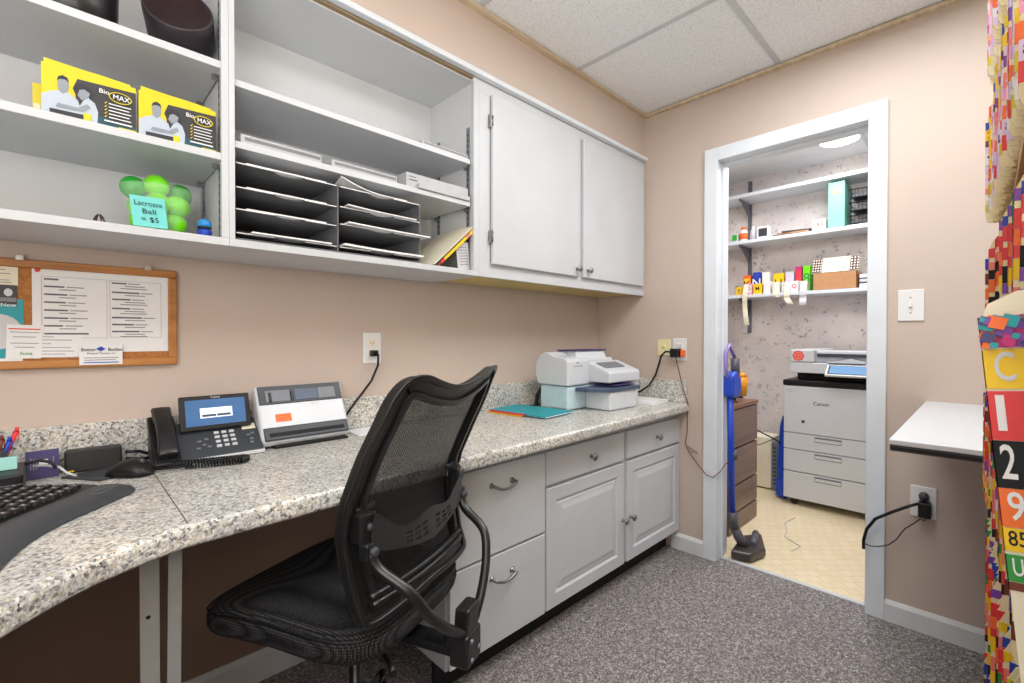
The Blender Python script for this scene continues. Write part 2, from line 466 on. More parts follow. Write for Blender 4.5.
# ================================================================== THE ROOM
RX0, RY0 = -3.7, -2.35
struct(MB().box(RX0, .06, RY0, 0, -.05, 0).build('floor', M['carpet']))
struct(MB().box(.06, 1.9, -2.0, -.05, -.05, 0).build('floor', M['vinyl']))
struct(MB().box(RX0, 0, RY0, 0, 2.44, 2.5).build('ceiling', M['tile']))
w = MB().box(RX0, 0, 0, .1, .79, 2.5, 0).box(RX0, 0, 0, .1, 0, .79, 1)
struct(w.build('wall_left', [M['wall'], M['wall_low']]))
struct(B('wall_soffit', RX0, 0, -.319, -.001, 2.195, 2.44, M['wall'], None, 0))
w = MB()
OY0, OY1, OZ = -1.376, -.731, 2.079        # doorway
w.box(0, .12, OY1, 0, 0, 2.5).box(0, .12, RY0, OY0, 0, 2.5).box(0, .12, OY0, OY1, OZ, 2.5)
struct(w.build('wall_back', M['wall']))
struct(B('wall_right', RX0, .12, RY0 - .1, RY0, 0, 2.5, M['wall'], None, 0))
struct(B('wall_front', RX0 - .1, RX0, RY0, 0, 0, 2.5, M['wall'], None, 0))
struct(B('wall_closet_left', .12, 1.95, -.05, 0, 0, 2.62, M['paper_wall'], None, 0))
struct(B('wall_closet_back', 1.9, 1.95, -2.0, -.05, 0, 2.62, M['paper_wall'], None, 0))
struct(B('wall_closet_right', .12, 1.95, -2.05, -2.0, 0, 2.62, M['paper_wall'], None, 0))
struct(B('ceiling', .12, 1.9, -2.0, -.05, 2.54, 2.6, M['white'], None, 0))
mb = MB()
mb.box(1.04, 1.06, -2, -.05, 2.535, 2.54).box(.12, 1.9, -1.12, -1.10, 2.535, 2.54)
struct(mb.build('trim_closet_ceiling', M['tbar']))
# door casing and jambs
trims = 1
for (a, b, c, d) in ((OY1 - .014, OY1 + .054, 0, 2.133), (OY0 - .051, OY0 + .014, 0, 2.133), (OY0 + .014, OY1 - .014, OZ - .014, 2.133)):
    mb = MB().box(-.018, 0, a, b, c, d)
    struct(mb.build('trim_%d' % trims, M['trim'], None, .004)); trims += 1
mb = MB().box(-.004, .13, OY1 - .014, OY1, 0, OZ).box(.045, .075, OY1 - .022, OY1 - .014, 0, OZ - .014)
struct(mb.build('trim_%d' % trims, M['trim'], None, .002)); trims += 1
mb = MB().box(-.004, .13, OY0, OY0 + .014, 0, OZ)
struct(mb.build('trim_%d' % trims, M['trim'], None, .002)); trims += 1
mb = MB().box(-.004, .13, OY0, OY1, OZ - .014, OZ).box(.045, .075, OY0, OY1, OZ - .026, OZ - .014)
struct(mb.build('trim_%d' % trims, M['trim'], None, .002)); trims += 1
struct(B('trim_%d' % trims, .05, .075, OY0 + .014, OY1 - .014, 0, .004, M['lightgrey'], None, 0)); trims += 1
# baseboards
def bboard(name, pts0, pts1, t):
    pass
mb = MB().prism([(0, 0), (-.014, 0), (-.014, .07), (-.006, .085), (0, .085)], 'xz', RY0, OY0 - .051)
struct(mb.build('baseboard_back', M['base']))
mb = MB().prism([(0, 0), (-.014, 0), (-.014, .07), (-.006, .085), (0, .085)], 'xz', -.677, -.50)
struct(mb.build('baseboard_back', M['base']))
mb = MB().prism([(0, 0), (-.014, 0), (-.014, .085), (-.006, .1), (0, .1)], 'yz', RX0, -1.57)
struct(mb.build('baseboard_left', M['base']))
# ceiling angle in raw wood, white tee bars
mb = MB().prism([(-.319, 2.44), (-.319, 2.422), (-.345, 2.422), (-.345, 2.436), (-.331, 2.44)], 'yz', RX0, 0)
struct(mb.build('trim_ceiling_left', M['strip']))
mb = MB().prism([(0, 2.44), (0, 2.42), (-.024, 2.42), (-.024, 2.434), (-.012, 2.44)], 'xz', RY0, -.345)
struct(mb.build('trim_ceiling_back', M['strip']))
mb = MB()
for x in (-.65, -1.26, -1.87, -2.48, -3.09): mb.box(x - .012, x + .012, RY0, -.345, 2.4365, 2.44)
for y in (-1.025, -1.635, -2.245): mb.box(RX0, -.024, y - .012, y + .012, 2.436, 2.44)
struct(mb.build('trim_ceiling_grid', M['tbar']))
# moulding along the top of the wall cabinets
mb = MB().prism([(-.319, 2.172), (-.345, 2.172), (-.348, 2.18), (-.345, 2.19), (-.336, 2.198), (-.319, 2.198)], 'yz', RX0, 0)
struct(mb.build('trim_cabinet_top', M['trim'], None, .002))

# ================================================================== WALL CABINETS
YF = -.319
def standard(root, x, y0, z0, z1, side):
    """slotted shelf rail on a side panel"""
    mb = MB(); mb.box(x, x + side * .004, y0 - .008, y0 + .008, z0, z1, 0)
    z = z0 + .02
    while z < z1 - .02:
        mb.box(x + side * .004, x + side * .0046, y0 - .003, y0 + .003, z, z + .01, 1); z += .022
    mb.build('shelf_standard', [M['mid'], M['black_m']], root)
def clip(root, x, y, z, side):
    mb = MB().box(x, x + side * .02, y - .006, y + .006, z - .012, z)
    mb.build('shelf_clip', M['steel'], root, .001)

left = thing('open_shelf_cabinet', 'white open wall cabinet holding the yellow boxes and green balls', 'cabinet', (-2.7, 0, 1.4))
B('back_panel', -3.5, -2.107, -.008, -.001, 1.41, 2.18, M['cab_in'], left, 0)
B('side_panel', -2.115, -2.1075, YF + .018, -.008, 1.415, 2.18, M['cab_in'], left, 0)
B('bottom_panel', -3.5, -2.1075, YF + .018, -.008, 1.4, 1.42, M['cab'], left, 0)
B('top_panel', -3.5, -2.1075, YF + .018, -.008, 2.168, 2.18, M['cab_in'], left, 0)
mb = MB().box(-3.5, -2.1075, YF, YF + .018, 1.4, 1.420).box(-2.124, -2.1075, YF, YF + .018, 1.42, 2.172).box(-3.5, -2.124, YF, YF + .018, 2.155, 2.172)
mb.build('face_frame', M['cab'], left, .001)
for z in (1.622, 1.860):
    B('shelf', -3.5, -2.118, YF + .004, -.010, z, z + .019, M['cab'], left, .001)
for y in (-.27, -.07):
    standard(left, -2.115, y, 1.43, 2.15, -1)
    for z in (1.622, 1.86): clip(left, -2.115, y, z, -1)

mid = thing('open_shelf_cabinet', 'white open wall cabinet holding the grey paper sorter', 'cabinet', (-1.7, 0, 1.4))
B('back_panel', -2.107, -1.249, -.008, -.001, 1.41, 2.18, M['cab_in'], mid, 0)
B('side_panel', -2.107, -2.0995, YF + .018, -.008, 1.415, 2.18, M['cab_in'], mid, 0)
B('side_panel', -1.262, -1.2495, YF + .018, -.008, 1.415, 2.18, M['cab_in'], mid, 0)
B('bottom_panel', -2.107, -1.2495, YF + .018, -.008, 1.4, 1.42, M['cab'], mid, 0)
B('top_panel', -2.0995, -1.262, YF + .018, -.008, 2.160, 2.18, M['cab_in'], mid, 0)
mb = MB().box(-2.107, -1.2495, YF, YF + .018, 1.4, 1.420).box(-2.107, -2.093, YF, YF + .018, 1.42, 2.172).box(-1.275, -1.2495, YF, YF + .018, 1.42, 2.172)
mb.build('face_frame', M['cab'], mid, .001)
B('top_rail', -2.093, -1.275, YF + .001, YF + .018, 2.165, 2.172, M['gap'], mid, 0)
for z in (1.668, 1.832):
    B('shelf', -2.098, -1.283, YF + .012, -.010, z, z + .018, M['cab'], mid, .001)
for y in (-.27, -.07):
    standard(mid, -1.262, y, 1.43, 1.99, -1)
    for z in (1.668, 1.832): clip(mid, -1.262, y, z, -1); clip(mid, -2.0995, y, z, 1)

dc = thing('wall_cabinet', 'white two-door wall cabinet with round metal knobs', 'cabinet', (-.62, 0, 1.4))
mb = MB().box(-1.249, -.001, YF + .018, -.008, 1.42, 2.172)
mb.build('carcass', M['cab'], dc)
B('bottom_panel', -1.235, -.001, YF + .018, -.008, 1.408, 1.419, M['pine'], dc, 0)
mb = MB().box(-1.249, -.001, YF, YF + .018, 1.4, 1.46).box(-1.249, -.001, YF, YF + .018, 2.12, 2.172).box(-1.249, -1.19, YF, YF + .018, 1.46, 2.12).box(-.64, -.58, YF, YF + .018, 1.46, 2.12).box(-.04, -.001, YF, YF + .018, 1.46, 2.12)
mb.build('face_frame', M['cab'], dc, .001)
def knob(parent, x, y, z):
    mb = MB().lathe([(.009, 0), (.006, -.004), (.005, -.012), (.013, -.018), (.015, -.022), (.012, -.027), (.0001, -.029)], (x, y, z), 16, 0, axis='y')
    mb.build('knob', M['steel'], parent)
for (x0, x1, kx, hx) in ((-1.191, -.628, -.652, -1.196), (-.597, -.030, -.566, None)):
    d = B('door', x0, x1, YF - .019, YF - .001, 1.452, 2.128, M['cab'], dc, .004)
    knob(d, kx, YF - .019, 1.487)
    if hx:
        for z in (1.56, 2.02):
            MB().box(hx - .006, hx + .004, YF - .017, YF - .0005, z - .025, z + .025).tube([(hx + .003, YF - .019, z - .02), (hx + .003, YF - .019, z + .02)], .003).build('hinge', M['steel'], d)

# ---- things in the left cabinet
def supplement_box(x0, y, z, label, group=None):
    w_, h_, t_ = .158, .107, .034
    root = thing('product_box', label, 'box', (x0, y, z))
    B('carton', x0, x0 + w_, y, y + t_, z, z + h_, M['yellow'], root, .001)
    mb = MB().prism([(x0 + .004, z + h_), (x0 + w_ - .01, z + h_), (x0 + w_ - .01, z + h_ + .004), (x0 + .09, z + h_ + .007), (x0 + .07, z + h_ + .007), (x0 + .004, z + h_ + .010)], 'xz', y + .001, y + .003)
    mb.build('hang_tab', M['yellow'], root)
    yy = y - .0006
    mb = MB()
    def P(pts, m, k=0):
        vs = [(x0 + a * w_, yy - k * .0003, z + b * h_) for a, b in pts]; mb.add(vs, [tuple(range(len(vs)))], m)
    P([(.36, .84), (.31, .62), (.34, .5), (.34, 0), (1, 0), (1, .88)], 0)            # charcoal field
    P([(.36, .0), (.36, .22), (1, .12), (1, 0)], 1, 1)                               # dark teal foot
    P([(.0, .0), (.0, .35), (.1, .46), (.17, .5), (.27, .5), (.36, .4), (.4, .2), (.4, 0)], 2, 2)   # man's shirt
    P([(.17, .5), (.16, .64), (.18, .74), (.24, .76), (.27, .7), (.27, .58), (.25, .5), (.21, .45)], 3, 3)   # man's face
    P([(.155, .68), (.165, .78), (.21, .83), (.26, .8), (.275, .7), (.24, .75), (.18, .74)], 4, 4)  # man's hair
    P([(.38, .0), (.37, .25), (.42, .42), (.47, .5), (.54, .42), (.575, .25), (.565, 0)], 2, 5)     # woman's shoulder
    P([(.36, .5), (.38, .62), (.44, .66), (.49, .6), (.47, .48), (.4, .42)], 3, 6)
    P([(.33, .6), (.35, .72), (.42, .76), (.5, .7), (.53, .56), (.49, .46), (.49, .6), (.42, .66), (.37, .62)], 4, 7)
    P([(.14, .16), (.42, .18), (.5, .3), (.46, .36), (.36, .24), (.16, .24)], 3, 8)  # folded arms
    P([(.08, .0), (.08, .1), (.42, .12), (.42, 0)], 4, 9)
    P([(.42, .0), (.42, .16), (.5, .16), (.5, 0)], 5, 10)
    P([(.8, .0), (.8, .04), (1, .04), (1, 0)], 5, 10)
    mb.build('printed_front', [M['charcoal'], M['tealdark'], M['shirt'], M['skin'], M['hair'], M['yellow']], root)
    mb = MB()
    ring = [(x0 + w_ * (.82 + .125 * math.cos(a)), yy - .004, z + h_ * (.66 + .11 * math.sin(a))) for a in [i * PI / 12 for i in range(24)]]
    mb.tube(ring, .0012, 6, 1, True)
    text(mb, 'MAX', .016, (x0 + w_ * .83, yy - .004, z + h_ * .66), X, Z, 0, .030, True)
    text(mb, 'Bio', .014, (x0 + w_ * .64, yy - .004, z + h_ * .715), X, Z, 0, .017, True)
    for i in range(5):
        zz = z + h_ * (.48 - .072 * i)
        mb.box(x0 + w_ * .69, x0 + w_ * (.94 - .02 * (i % 2)), yy - .004, yy - .0035, zz, zz + .0022, 0)
        mb.add([(x0 + w_ * .64, yy - .004, zz), (x0 + w_ * .655, yy - .004, zz - .001), (x0 + w_ * .68, yy - .004, zz + .006)], [(0, 1, 2)], 1)
    mb.box(x0 + w_ * .64, x0 + w_ * .95, yy - .004, yy - .0035, z + h_ * .1, z + h_ * .13, 0)
    mb.build('lettering', [M['sheet'], M['yellow']], root)
    return root
supplement_box(-2.454, -.303, 1.6415, 'yellow and charcoal box with printed couple, left of the two upright on the shelf')
supplement_box(-2.291, -.303, 1.6415, 'yellow and charcoal box with printed couple, against the cabinet upright')
r = thing('product_box', 'plain yellow box edge peeking out behind the left printed box', 'box', (-2.47, -.262, 1.6415))
B('carton', -2.468, -2.32, -.262, -.235, 1.6415, 1.714, M['yellow'], r, .001)
B('printed_front', -2.466, -2.456, -.2625, -.262, 1.645, 1.67, M['creamw'], r, 0)

# black tub and the plum one with maroon lining on the top shelf
def tub(root, cx, cy, z, rx, ry, h, outer, inner, tilt=0):
    mb = MB()
    prof = [(.80, 0), (.93, .02 * 5), (1.0, .45), (1.02, 1.0), (.97, 1.03), (.90, .98)]
    mb.lathe([(a * rx, b * h) for a, b in [(.78, 0), (.9, .06), (.98, .3), (1.0, .8), (.99, .97), (.955, 1.0), (.92, .97)]], (cx, cy, z), 32, 0, 1, ry / rx)
    o = mb.build('outer_shell', outer, root)
    mb = MB().lathe([(a * rx, b * h) for a, b in [(.925, .97), (.90, .5), (.84, .12), (.0001, .08)]], (cx, cy, z), 32, 0, 1, ry / rx)
    mb.build('lining', inner, root)
t = thing('lined_tub', 'dark plum oval tub with a quilted maroon lining on top shelf', 'tub', (-2.205, -.215, 1.879))
t.location = (-2.190, -.205, 1.9595); t.rotation_euler = (math.radians(62), math.radians(-14), math.radians(-8)); ORG[t.name] = Vector((0, 0, 0))
tub(t, 0, 0, -.03, .076, .084, .112, M['plum'], M['maroon'])
t = thing('leather_tub', 'shiny black rounded leather container on the top shelf', 'tub', (-2.40, -.215, 1.8795))
tub(t, -2.405, -.215, 1.8795, .086, .088, .15, M['hood'], M['black_m'])

# cup of lacrosse balls
cup = thing('clear_container', 'clear plastic tub packed with green balls, aqua note on its front', 'container', (-2.25, -.19, 1.42))
cx, cy, cz = -2.240, -.19, 1.4205
MB().lathe([(.0001, 0), (.045, 0), (.05, .004), (.066, .05), (.088, .118), (.09, .12), (.0885, .121), (.086, .117), (.064, .05), (.047, .006), (.0001, .005)], (cx, cy, cz), 32).build('cup_wall', M['clear'], cup)
balls = [(-.034, -.012, .038, 0), (.03, -.022, .036, 0), (.0, .028, .038, 0), (.036, -.028, .082, 0), (-.036, .022, .080, 0),
         (-.006, -.016, .130, 0), (.046, .008, .122, 1), (.012, .044, .132, 1), (-.052, .0, .120, 1), (-.006, -.034, .080, 0)]
for i, (a, b, h_, k) in enumerate(balls):
    o = MB().ball((0, 0, 0), .029).build('rubber_ball', M['leaf'] if k else M['lime'])
    o.location = (cx + a, cy + b, cz + h_)
    tag(o, '%s ball in the clear container on the shelf' % ('deep green' if k else 'lime green'), 'ball', 'green balls in the clear container')
nt_ = thing('sticky_note', 'aqua note reading Lacrosse Ball = $5', 'note', (-2.27, -.27, 1.43))
A_ = Vector((-2.300, -.276, 1.4295)); e1 = Vector((.068, .0, .001)); e2 = Vector((-.008, -.008, .071)); B_, D_ = A_ + e1, A_ + e2; C_ = A_ + e1 + e2
MB().quad(A_, B_, C_, D_).build('note_sheet', M['tealnote'], nt_)
rt = (B_ - A_).normalized(); up_ = (D_ - A_).normalized(); ctr = (A_ + B_ + C_ + D_) / 4 + Vector((0, -.0016, 0))
mb = MB()
text(mb, 'Lacrosse', .017, ctr + up_ * .019, rt, up_, 0, .054)
text(mb, 'Ball', .017, ctr, rt, up_, 0, .026)
text(mb, '= $5', .017, ctr - up_ * .019, rt, up_, 0, .034)
mb.build('lettering', M['inkblk'], nt_)
# blue gadget and hair clip
g = thing('blue_figurine', 'small blue dome-headed figure beside the cabinet upright', 'figurine', (-2.156, -.285, 1.42))
gx, gy, gz = -2.156, -.285, 1.4205
MB().lathe([(.0001, .047), (.008, .046), (.014, .041), (.0165, .033), (.016, .026)], (gx, gy, gz), 20).build('head', M['transp_blue'], g)
MB().lathe([(.016, .026), (.0165, .022), (.014, .02)], (gx, gy, gz), 20).build('visor', M['black'], g)
MB().lathe([(.013, .021), (.014, .01), (.012, 0), (.0001, 0)], (gx, gy, gz), 20).box(gx - .016, gx - .012, gy - .004, gy + .004, gz + .004, gz + .018).box(gx + .012, gx + .016, gy - .004, gy + .004, gz + .004, gz + .018).build('body', M['blue'], g)
k = thing('hair_clip', 'tiny dark brown claw clip standing alone on the bottom shelf', 'clip', (-2.36, -.28, 1.42))
for s in (-1, 1):
    MB().tube([(-2.362 + s * .002, -.285, 1.442), (-2.362 + s * .006, -.285, 1.436), (-2.362 + s * .009, -.285, 1.428), (-2.362 + s * .012, -.283, 1.421)], [.0012, .002, .0017, .001], 6).tube([(-2.362 + s * .001, -.275, 1.444), (-2.362 + s * .004, -.276, 1.434), (-2.362 + s * .006, -.279, 1.4215)], [.0012, .0016, .001], 6).build('claw_jaw', M['blackred'], k)

# ---- paper sorter
so = thing('paper_sorter', 'dark grey two-column literature sorter with notched shelves', 'paper sorter', (-1.8, -.2, 1.42))
B('base_board', -2.09, -1.50, -.30, -.03, 1.4205, 1.428, M['sorter'], so, 0)
B('back_board', -2.09, -1.50, -.032, -.028, 1.428, 1.64, M['sorter'], so, 0)
for x in (-2.092, -1.806, -1.508):
    B('divider', x, x + .004, -.295, -.032, 1.428, 1.63, M['sorter'], so, 0)
def notch_shelf(x0, x1, z, yf):
    c = (x0 + x1) / 2; pts = [(x0, -.034), (x0, yf)]
    for i in range(11):
        a = PI * i / 10; pts.append((c - .042 * math.cos(a), yf + .034 * math.sin(a)))
    pts += [(x1, yf), (x1, -.034)]
    MB().prism(pts, 'xy', z, z + .0024).build('shelf', M['sorter'], so)
    for a_, b_ in ((x0, c - .042), (c + .042, x1)): MB().box(a_, b_, yf - .0015, yf, z - .0002, z + .0026).build('shelf_lip', M['sorter_lip'], so)
for z in (1.628, 1.563, 1.504): notch_shelf(-2.087, -1.812, z, -.302)
for z in (1.628, 1.566, 1.512): notch_shelf(-1.80, -1.512, z, -.302)
notch_shelf(-2.087, -1.812, 1.440, -.302); notch_shelf(-1.80, -1.512, 1.440, -.302)
# papers in the sorter
def paper_stack(x0, x1, y0, y1, z, h_, label, m='sheet', curl=0, cat='paper', name='paper_stack', group=None):
    mb = MB(); n = 8; vs = []; fs = []
    for k in range(2):
        for j in range(n + 1):
            for i in range(n + 1):
                u, v = i / n, j / n
                c = curl * (max(0, 1 - u * 1.6) ** 2) * (max(0, 1 - v * 1.5) ** 2)
                vs.append((x0 + (x1 - x0) * u, y0 + (y1 - y0) * v, z + k * h_ + c))
    N = n + 1
    for k in range(2):
        for j in range(n):
            for i in range(n):
                a = k * N * N + j * N + i; fs.append((a, a + 1, a + N + 1, a + N))
    for i in range(n):
        for (a, b) in ((i, i + 1), (n * N + i, n * N + i + 1), (i * N, (i + 1) * N), (i * N + n, (i + 1) * N + n)):
            fs.append((a, b, b + N * N, a + N * N))
    mb.add(vs, fs)
    return tag(mb.build(name, M[m]), label, cat, group)
for i, z in enumerate((1.6320, 1.5670, 1.5080)):
    paper_stack(-2.06, -1.84, -.296, -.05, z, .004, 'white papers seen through the thumb notch of the %s left slot of the sorter' % ('upper', 'middle', 'lower')[i])
paper_stack(-1.795, -1.56, -.300, -.05, 1.6322, .003, 'white paper with curled corner on the uppermost right sorter shelf', curl=.030)
paper_stack(-1.78, -1.53, -.315, -.06, 1.5700, .003, 'loose white papers jutting from the second right sorter shelf', curl=.004)
paper_stack(-1.78, -1.475, -.318, -.06, 1.5160, .004, 'white papers overhanging the third right sorter shelf', curl=.002)
paper_stack(-1.79, -1.50, -.312, -.06, 1.4440, .006, 'white papers on the lowest right sorter shelf, above the cabinet edge', curl=.004)
paper_stack(-2.05, -1.83, -.312, -.06, 1.4440, .004, 'white papers on the lowest left sorter shelf')
# cream folder leaning at the right end
fo = thing('leaning_folder', 'cream file folder with yellow and red tabs leaning beside paper sorter', 'folder', (-1.45, -.2, 1.42))
mb = MB().prism([(-1.455, 1.426), (-1.448, 1.421), (-1.250, 1.602), (-1.253, 1.609)], 'xz', -.312, -.06)
mb.build('folder_cover', M['creamw'], fo)
d_ = Vector((-1.253 + 1.455, 0, 1.609 - 1.426)).normalized(); nn_ = Vector((d_.z, 0, -d_.x))
O_ = Vector((-1.455, -.300, 1.426))
mb = MB()
for a, b, m in ((0, .03, 0), (.03, .05, 1), (.05, .19, 2), (.19, .215, 3), (.215, .235, 2), (.235, .26, 4)):
    mb.obox(O_ + d_ * (a + b) / 2 + nn_ * .011, d_ * (b - a) / 2, Y * .012, nn_ * .008, m)
mb.build('edge_tabs', [M['brownl'], M['red'], M['gold'], M['salmon'], M['pages']], fo)
cd = thing('appointment_card', 'small pale printed card leaning under the cream folder', 'card', (-1.31, -.28, 1.42))
mb = MB().obox((-1.303, -.287, 1.476), (.030, 0, .004), (0, .0006, 0), (-.006, .0, .052)); mb.build('card_sheet', M['sheet2'], cd)
mb = MB()
for i in range(7): mb.obox((-1.303 - .006 * (i - 3) / 3.5, -.2885, 1.476 + .038 * (i - 3) / 3.5), (.022, 0, .003), (0, .0003, 0), (0, 0, .0016))
mb.build('printed_lines', M['ink2'], cd)
# flat cartons on the middle shelf
def flat_carton(x0, x1, y0, y1, z, h_, label, slot=True):
    r_ = thing('flat_carton', label, 'carton', (x0, y0, z))
    B('carton', x0, x1, y0, y1, z, z + h_, M['carton'], r_, .001)
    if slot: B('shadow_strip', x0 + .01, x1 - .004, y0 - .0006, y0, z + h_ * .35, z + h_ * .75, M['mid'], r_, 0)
    return r_
flat_carton(-2.075, -1.857, -.302, -.12, 1.6865, .024, 'long flat white carton at the left end of the middle shelf')
flat_carton(-1.826, -1.600, -.302, -.12, 1.6865, .022, 'long flat white carton in the centre of middle shelf')
bx_ = flat_carton(-1.560, -1.285, -.296, -.08, 1.6865, .052, 'deeper white box with small printed words on the middle shelf', False)
mb = MB(); mb.box(-1.550, -1.522, -.2966, -.2963, 1.724, 1.727).box(-1.550, -1.515, -.2966, -.2963, 1.712, 1.716); mb.build('printed_lines', M['ink'], bx_)
flat_carton(-1.52, -1.290, -.315, -.2975, 1.6865, .016, 'narrow white strip box lying before the deeper white box', False)
flat_carton(-1.50, -1.290, -.302, -.12, 1.8505, .014, 'thin white carton at the right end of upper shelf', True)
#@@PART2
# ================================================================== WORKTOP
ct = thing('countertop', 'speckled grey and cream granite worktop bending around the corner', 'worktop', (-1.5, -.3, .76))
edge = [(-.001, -.600), (-1.2, -.635), (-2.0, -.655), (-2.262, -.668), (-2.33, -.695), (-2.385, -.722), (-2.44, -.768), (-2.486, -.818), (-2.545, -.900), (-2.585, -1.0), (-2.60, -1.12), (-2.60, -2.0), (RX0 + .001, -2.0), (RX0 + .001, -.001), (-.001, -.001)]
MB().prism(edge, 'xy', .760, .805).build('slab', M['granite'], ct, .012, 3)
mb = MB().box(RX0 + .001, -.001, -.021, -.001, .8052, .926)
mb.build('backsplash', M['granite'], ct, .003)
MB().box(-.021, -.001, -.585, -.0215, .8052, .926).build('backsplash', M['granite'], ct, .003)
MB().box(-2.2565, -2.2545, -.655, -.022, .8045, .8054).build('seam_line', M['seam'], ct)
for x, w_, dx in ((-2.303, .030, 0), (-2.260, .022, -.010)):
    lg = thing('counter_leg', 'grey steel leg under the worktop, %s of the pair' % ('wider' if w_ > .025 else 'narrower'), 'leg support', (x, -.54, 0))
    MB().obox((x + dx / 2, -.548, .38), (w_ / 2, 0, 0), (0, .0015, 0), (-dx / 2, 0, .3795), 0).obox((x + dx / 2 + w_ / 2, -.535, .38), (.0015, 0, 0), (0, .013, 0), (-dx / 2, 0, .3795), 0).build('upright', M['galv'], lg)
    mb = MB().lathe([(.004, 0), (.004, -.001)], (x - .002, -.5496, .60 if w_ > .025 else .30), 10, 0, axis='y'); mb.build('bolt_hole', M['black_m'], lg)
    MB().box(x - w_ / 2, x + w_ / 2, -.55, -.45, .757, .7599).build('top_plate', M['galv'], lg)

# ---- base cabinets
YD = -.545
def raised_door(x0, x1, z0, z1, parent):
    t = .018; mb = MB(); yb = YD + t
    loops = [(0, yb), (0, YD + .003), (.003, YD), (.052, YD), (.060, YD + .007), (.066, YD + .007), (.070, YD + .004), (.078, YD + .004), (.098, YD - .0005)]
    vs = []
    for ins, y in loops:
        vs += [(x0 + ins, y, z0 + ins), (x1 - ins, y, z0 + ins), (x1 - ins, y, z1 - ins), (x0 + ins, y, z1 - ins)]
    fs = [(0, 1, 2, 3)]
    for i in range(len(loops) - 1):
        for k in range(4): fs.append((i * 4 + k, i * 4 + (k + 1) % 4, i * 4 + 4 + (k + 1) % 4, i * 4 + 4 + k))
    n = (len(loops) - 1) * 4; fs.append((n, n + 1, n + 2, n + 3))
    return mb.add(vs, fs).build('door', M['cab'], parent)
def bknob(parent, x, z):
    MB().lathe([(.010, 0), (.006, -.004), (.0055, -.014), (.013, -.019), (.016, -.024), (.013, -.029), (.0001, -.031)], (x, YD, z), 18, 0, axis='y').build('knob', M['steel'], parent)
def pull(parent, x, z):
    mb = MB(); w_ = .048
    for s in (-1, 1): mb.lathe([(.011, 0), (.009, -.003), (.006, -.006), (.0055, -.024), (.0001, -.028)], (x + s * w_, YD, z), 14, 0, axis='y')
    pts = []
    for i in range(13):
        a = -1 + i / 6; pts.append((x + a * w_, YD - .022 - .004 * (1 - a * a), z - .014 * (1 - a * a)))
    mb.tube(pts, [.0045 + .0015 * abs(abs(i / 6 - 1) - .0) for i in range(13)], 8)
    mb.build('handle', M['steel'], parent)
dr = thing('drawer_cabinet', 'white two-drawer base cabinet with arched metal pulls beside the chair', 'cabinet', (-1.34, -.27, 0))
MB().box(-1.562, -1.107, YD + .0185, -.016, .1, .7595).build('carcass', M['cab'], dr)
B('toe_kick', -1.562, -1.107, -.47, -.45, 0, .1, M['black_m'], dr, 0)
for z0, z1, hz_ in ((.420, .722, .655), (.108, .411, .338)):
    d = B('drawer', -1.558, -1.111, YD, YD + .018, z0, z1, M['cab'], dr, .002); pull(d, -1.335, hz_)
db = thing('base_cabinet', 'white base cabinet with two panelled doors under two small drawers', 'cabinet', (-.55, -.27, 0))
MB().box(-1.1065, -.001, YD + .0185, -.016, .1, .7595).build('carcass', M['cab'], db)
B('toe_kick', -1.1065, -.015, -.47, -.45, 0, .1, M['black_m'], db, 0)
for x0, x1, kx in ((-1.100, -.560, -.575), (-.532, -.008, -.510)):
    d = B('drawer', x0, x1, YD, YD + .018, .592, .722, M['cab'], db, .002); bknob(d, (x0 + x1) / 2 + .01, .655)
    d = raised_door(x0, x1, .108, .578, db); bknob(d, kx, .315)

# ================================================================== BULLETIN BOARD
bb = thing('bulletin_board', 'cork notice board in an oak frame below the wall cabinets', 'notice board', (-2.6, 0, 1.08))
bx0, bx1, bz0, bz1, fw = -3.05, -2.177, 1.078, 1.356, .021
B('cork_panel', bx0 + .01, bx1 - .01, -.010, -.001, bz0 + .01, bz1 - .01, M['cork'], bb, 0)
for (a, b, c, d) in ((bx0, bx1, bz1 - fw, bz1), (bx0, bx1, bz0, bz0 + fw), (bx1 - fw, bx1, bz0 + fw, bz1 - fw), (bx0, bx0 + fw, bz0 + fw, bz1 - fw)):
    B('frame_rail', a, b, -.020, -.001, c, d, M['oak'], bb, .003)
for x in (-2.245, -2.50): MB().box(x - .008, x + .008, -.021, -.016, 1.352, 1.366).build('hanging_clip', M['steel'], bb, .001)
def sheet(name, label, x0, x1, z0, z1, y, m='sheet', rot=0.0, cat='paper'):
    r_ = thing(name, label, cat, ((x0 + x1) / 2, y, (z0 + z1) / 2))
    c = Vector(((x0 + x1) / 2, y, (z0 + z1) / 2)); a = Vector((math.cos(rot), 0, math.sin(rot))) ; u = Vector((-math.sin(rot), 0, math.cos(rot)))
    hw, hh = (x1 - x0) / 2, (z1 - z0) / 2
    MB().obox(c, a * hw, Y * .0004, u * hh).build('sheet', M[m], r_)
    return r_, c - Y * .0008, a, u
def bars(mb, c, a, u, rows, m=0, h=.0012):
    for (x0, x1, z) in rows:
        mb.obox(c + a * (x0 + x1) / 2 + u * z, a * (x1 - x0) / 2, Y * .0001, u * h, m)
r_, c, a, u = sheet('contact_list', 'large white two-column printed contact sheet on the cork board', -2.479, -2.194, 1.118, 1.340, -.0112)
mb = MB(); random.seed(3)
W2, H2 = .1425, .111
def frame_lines(x0, x1, z0, z1):
    bars(mb, c, a, u, [(x0, x1, z0), (x0, x1, z1)], 1, .0004)
    for x in (x0, x1): mb.obox(c + a * x + u * (z0 + z1) / 2, a * .0004, Y * .0001, u * (z1 - z0) / 2, 1)
frame_lines(-.125, .002, -.072, .088); frame_lines(.008, .122, -.070, .088)
z = .091
bars(mb, c, a, u, [(-.121, -.094, .081)], 0, .0022)
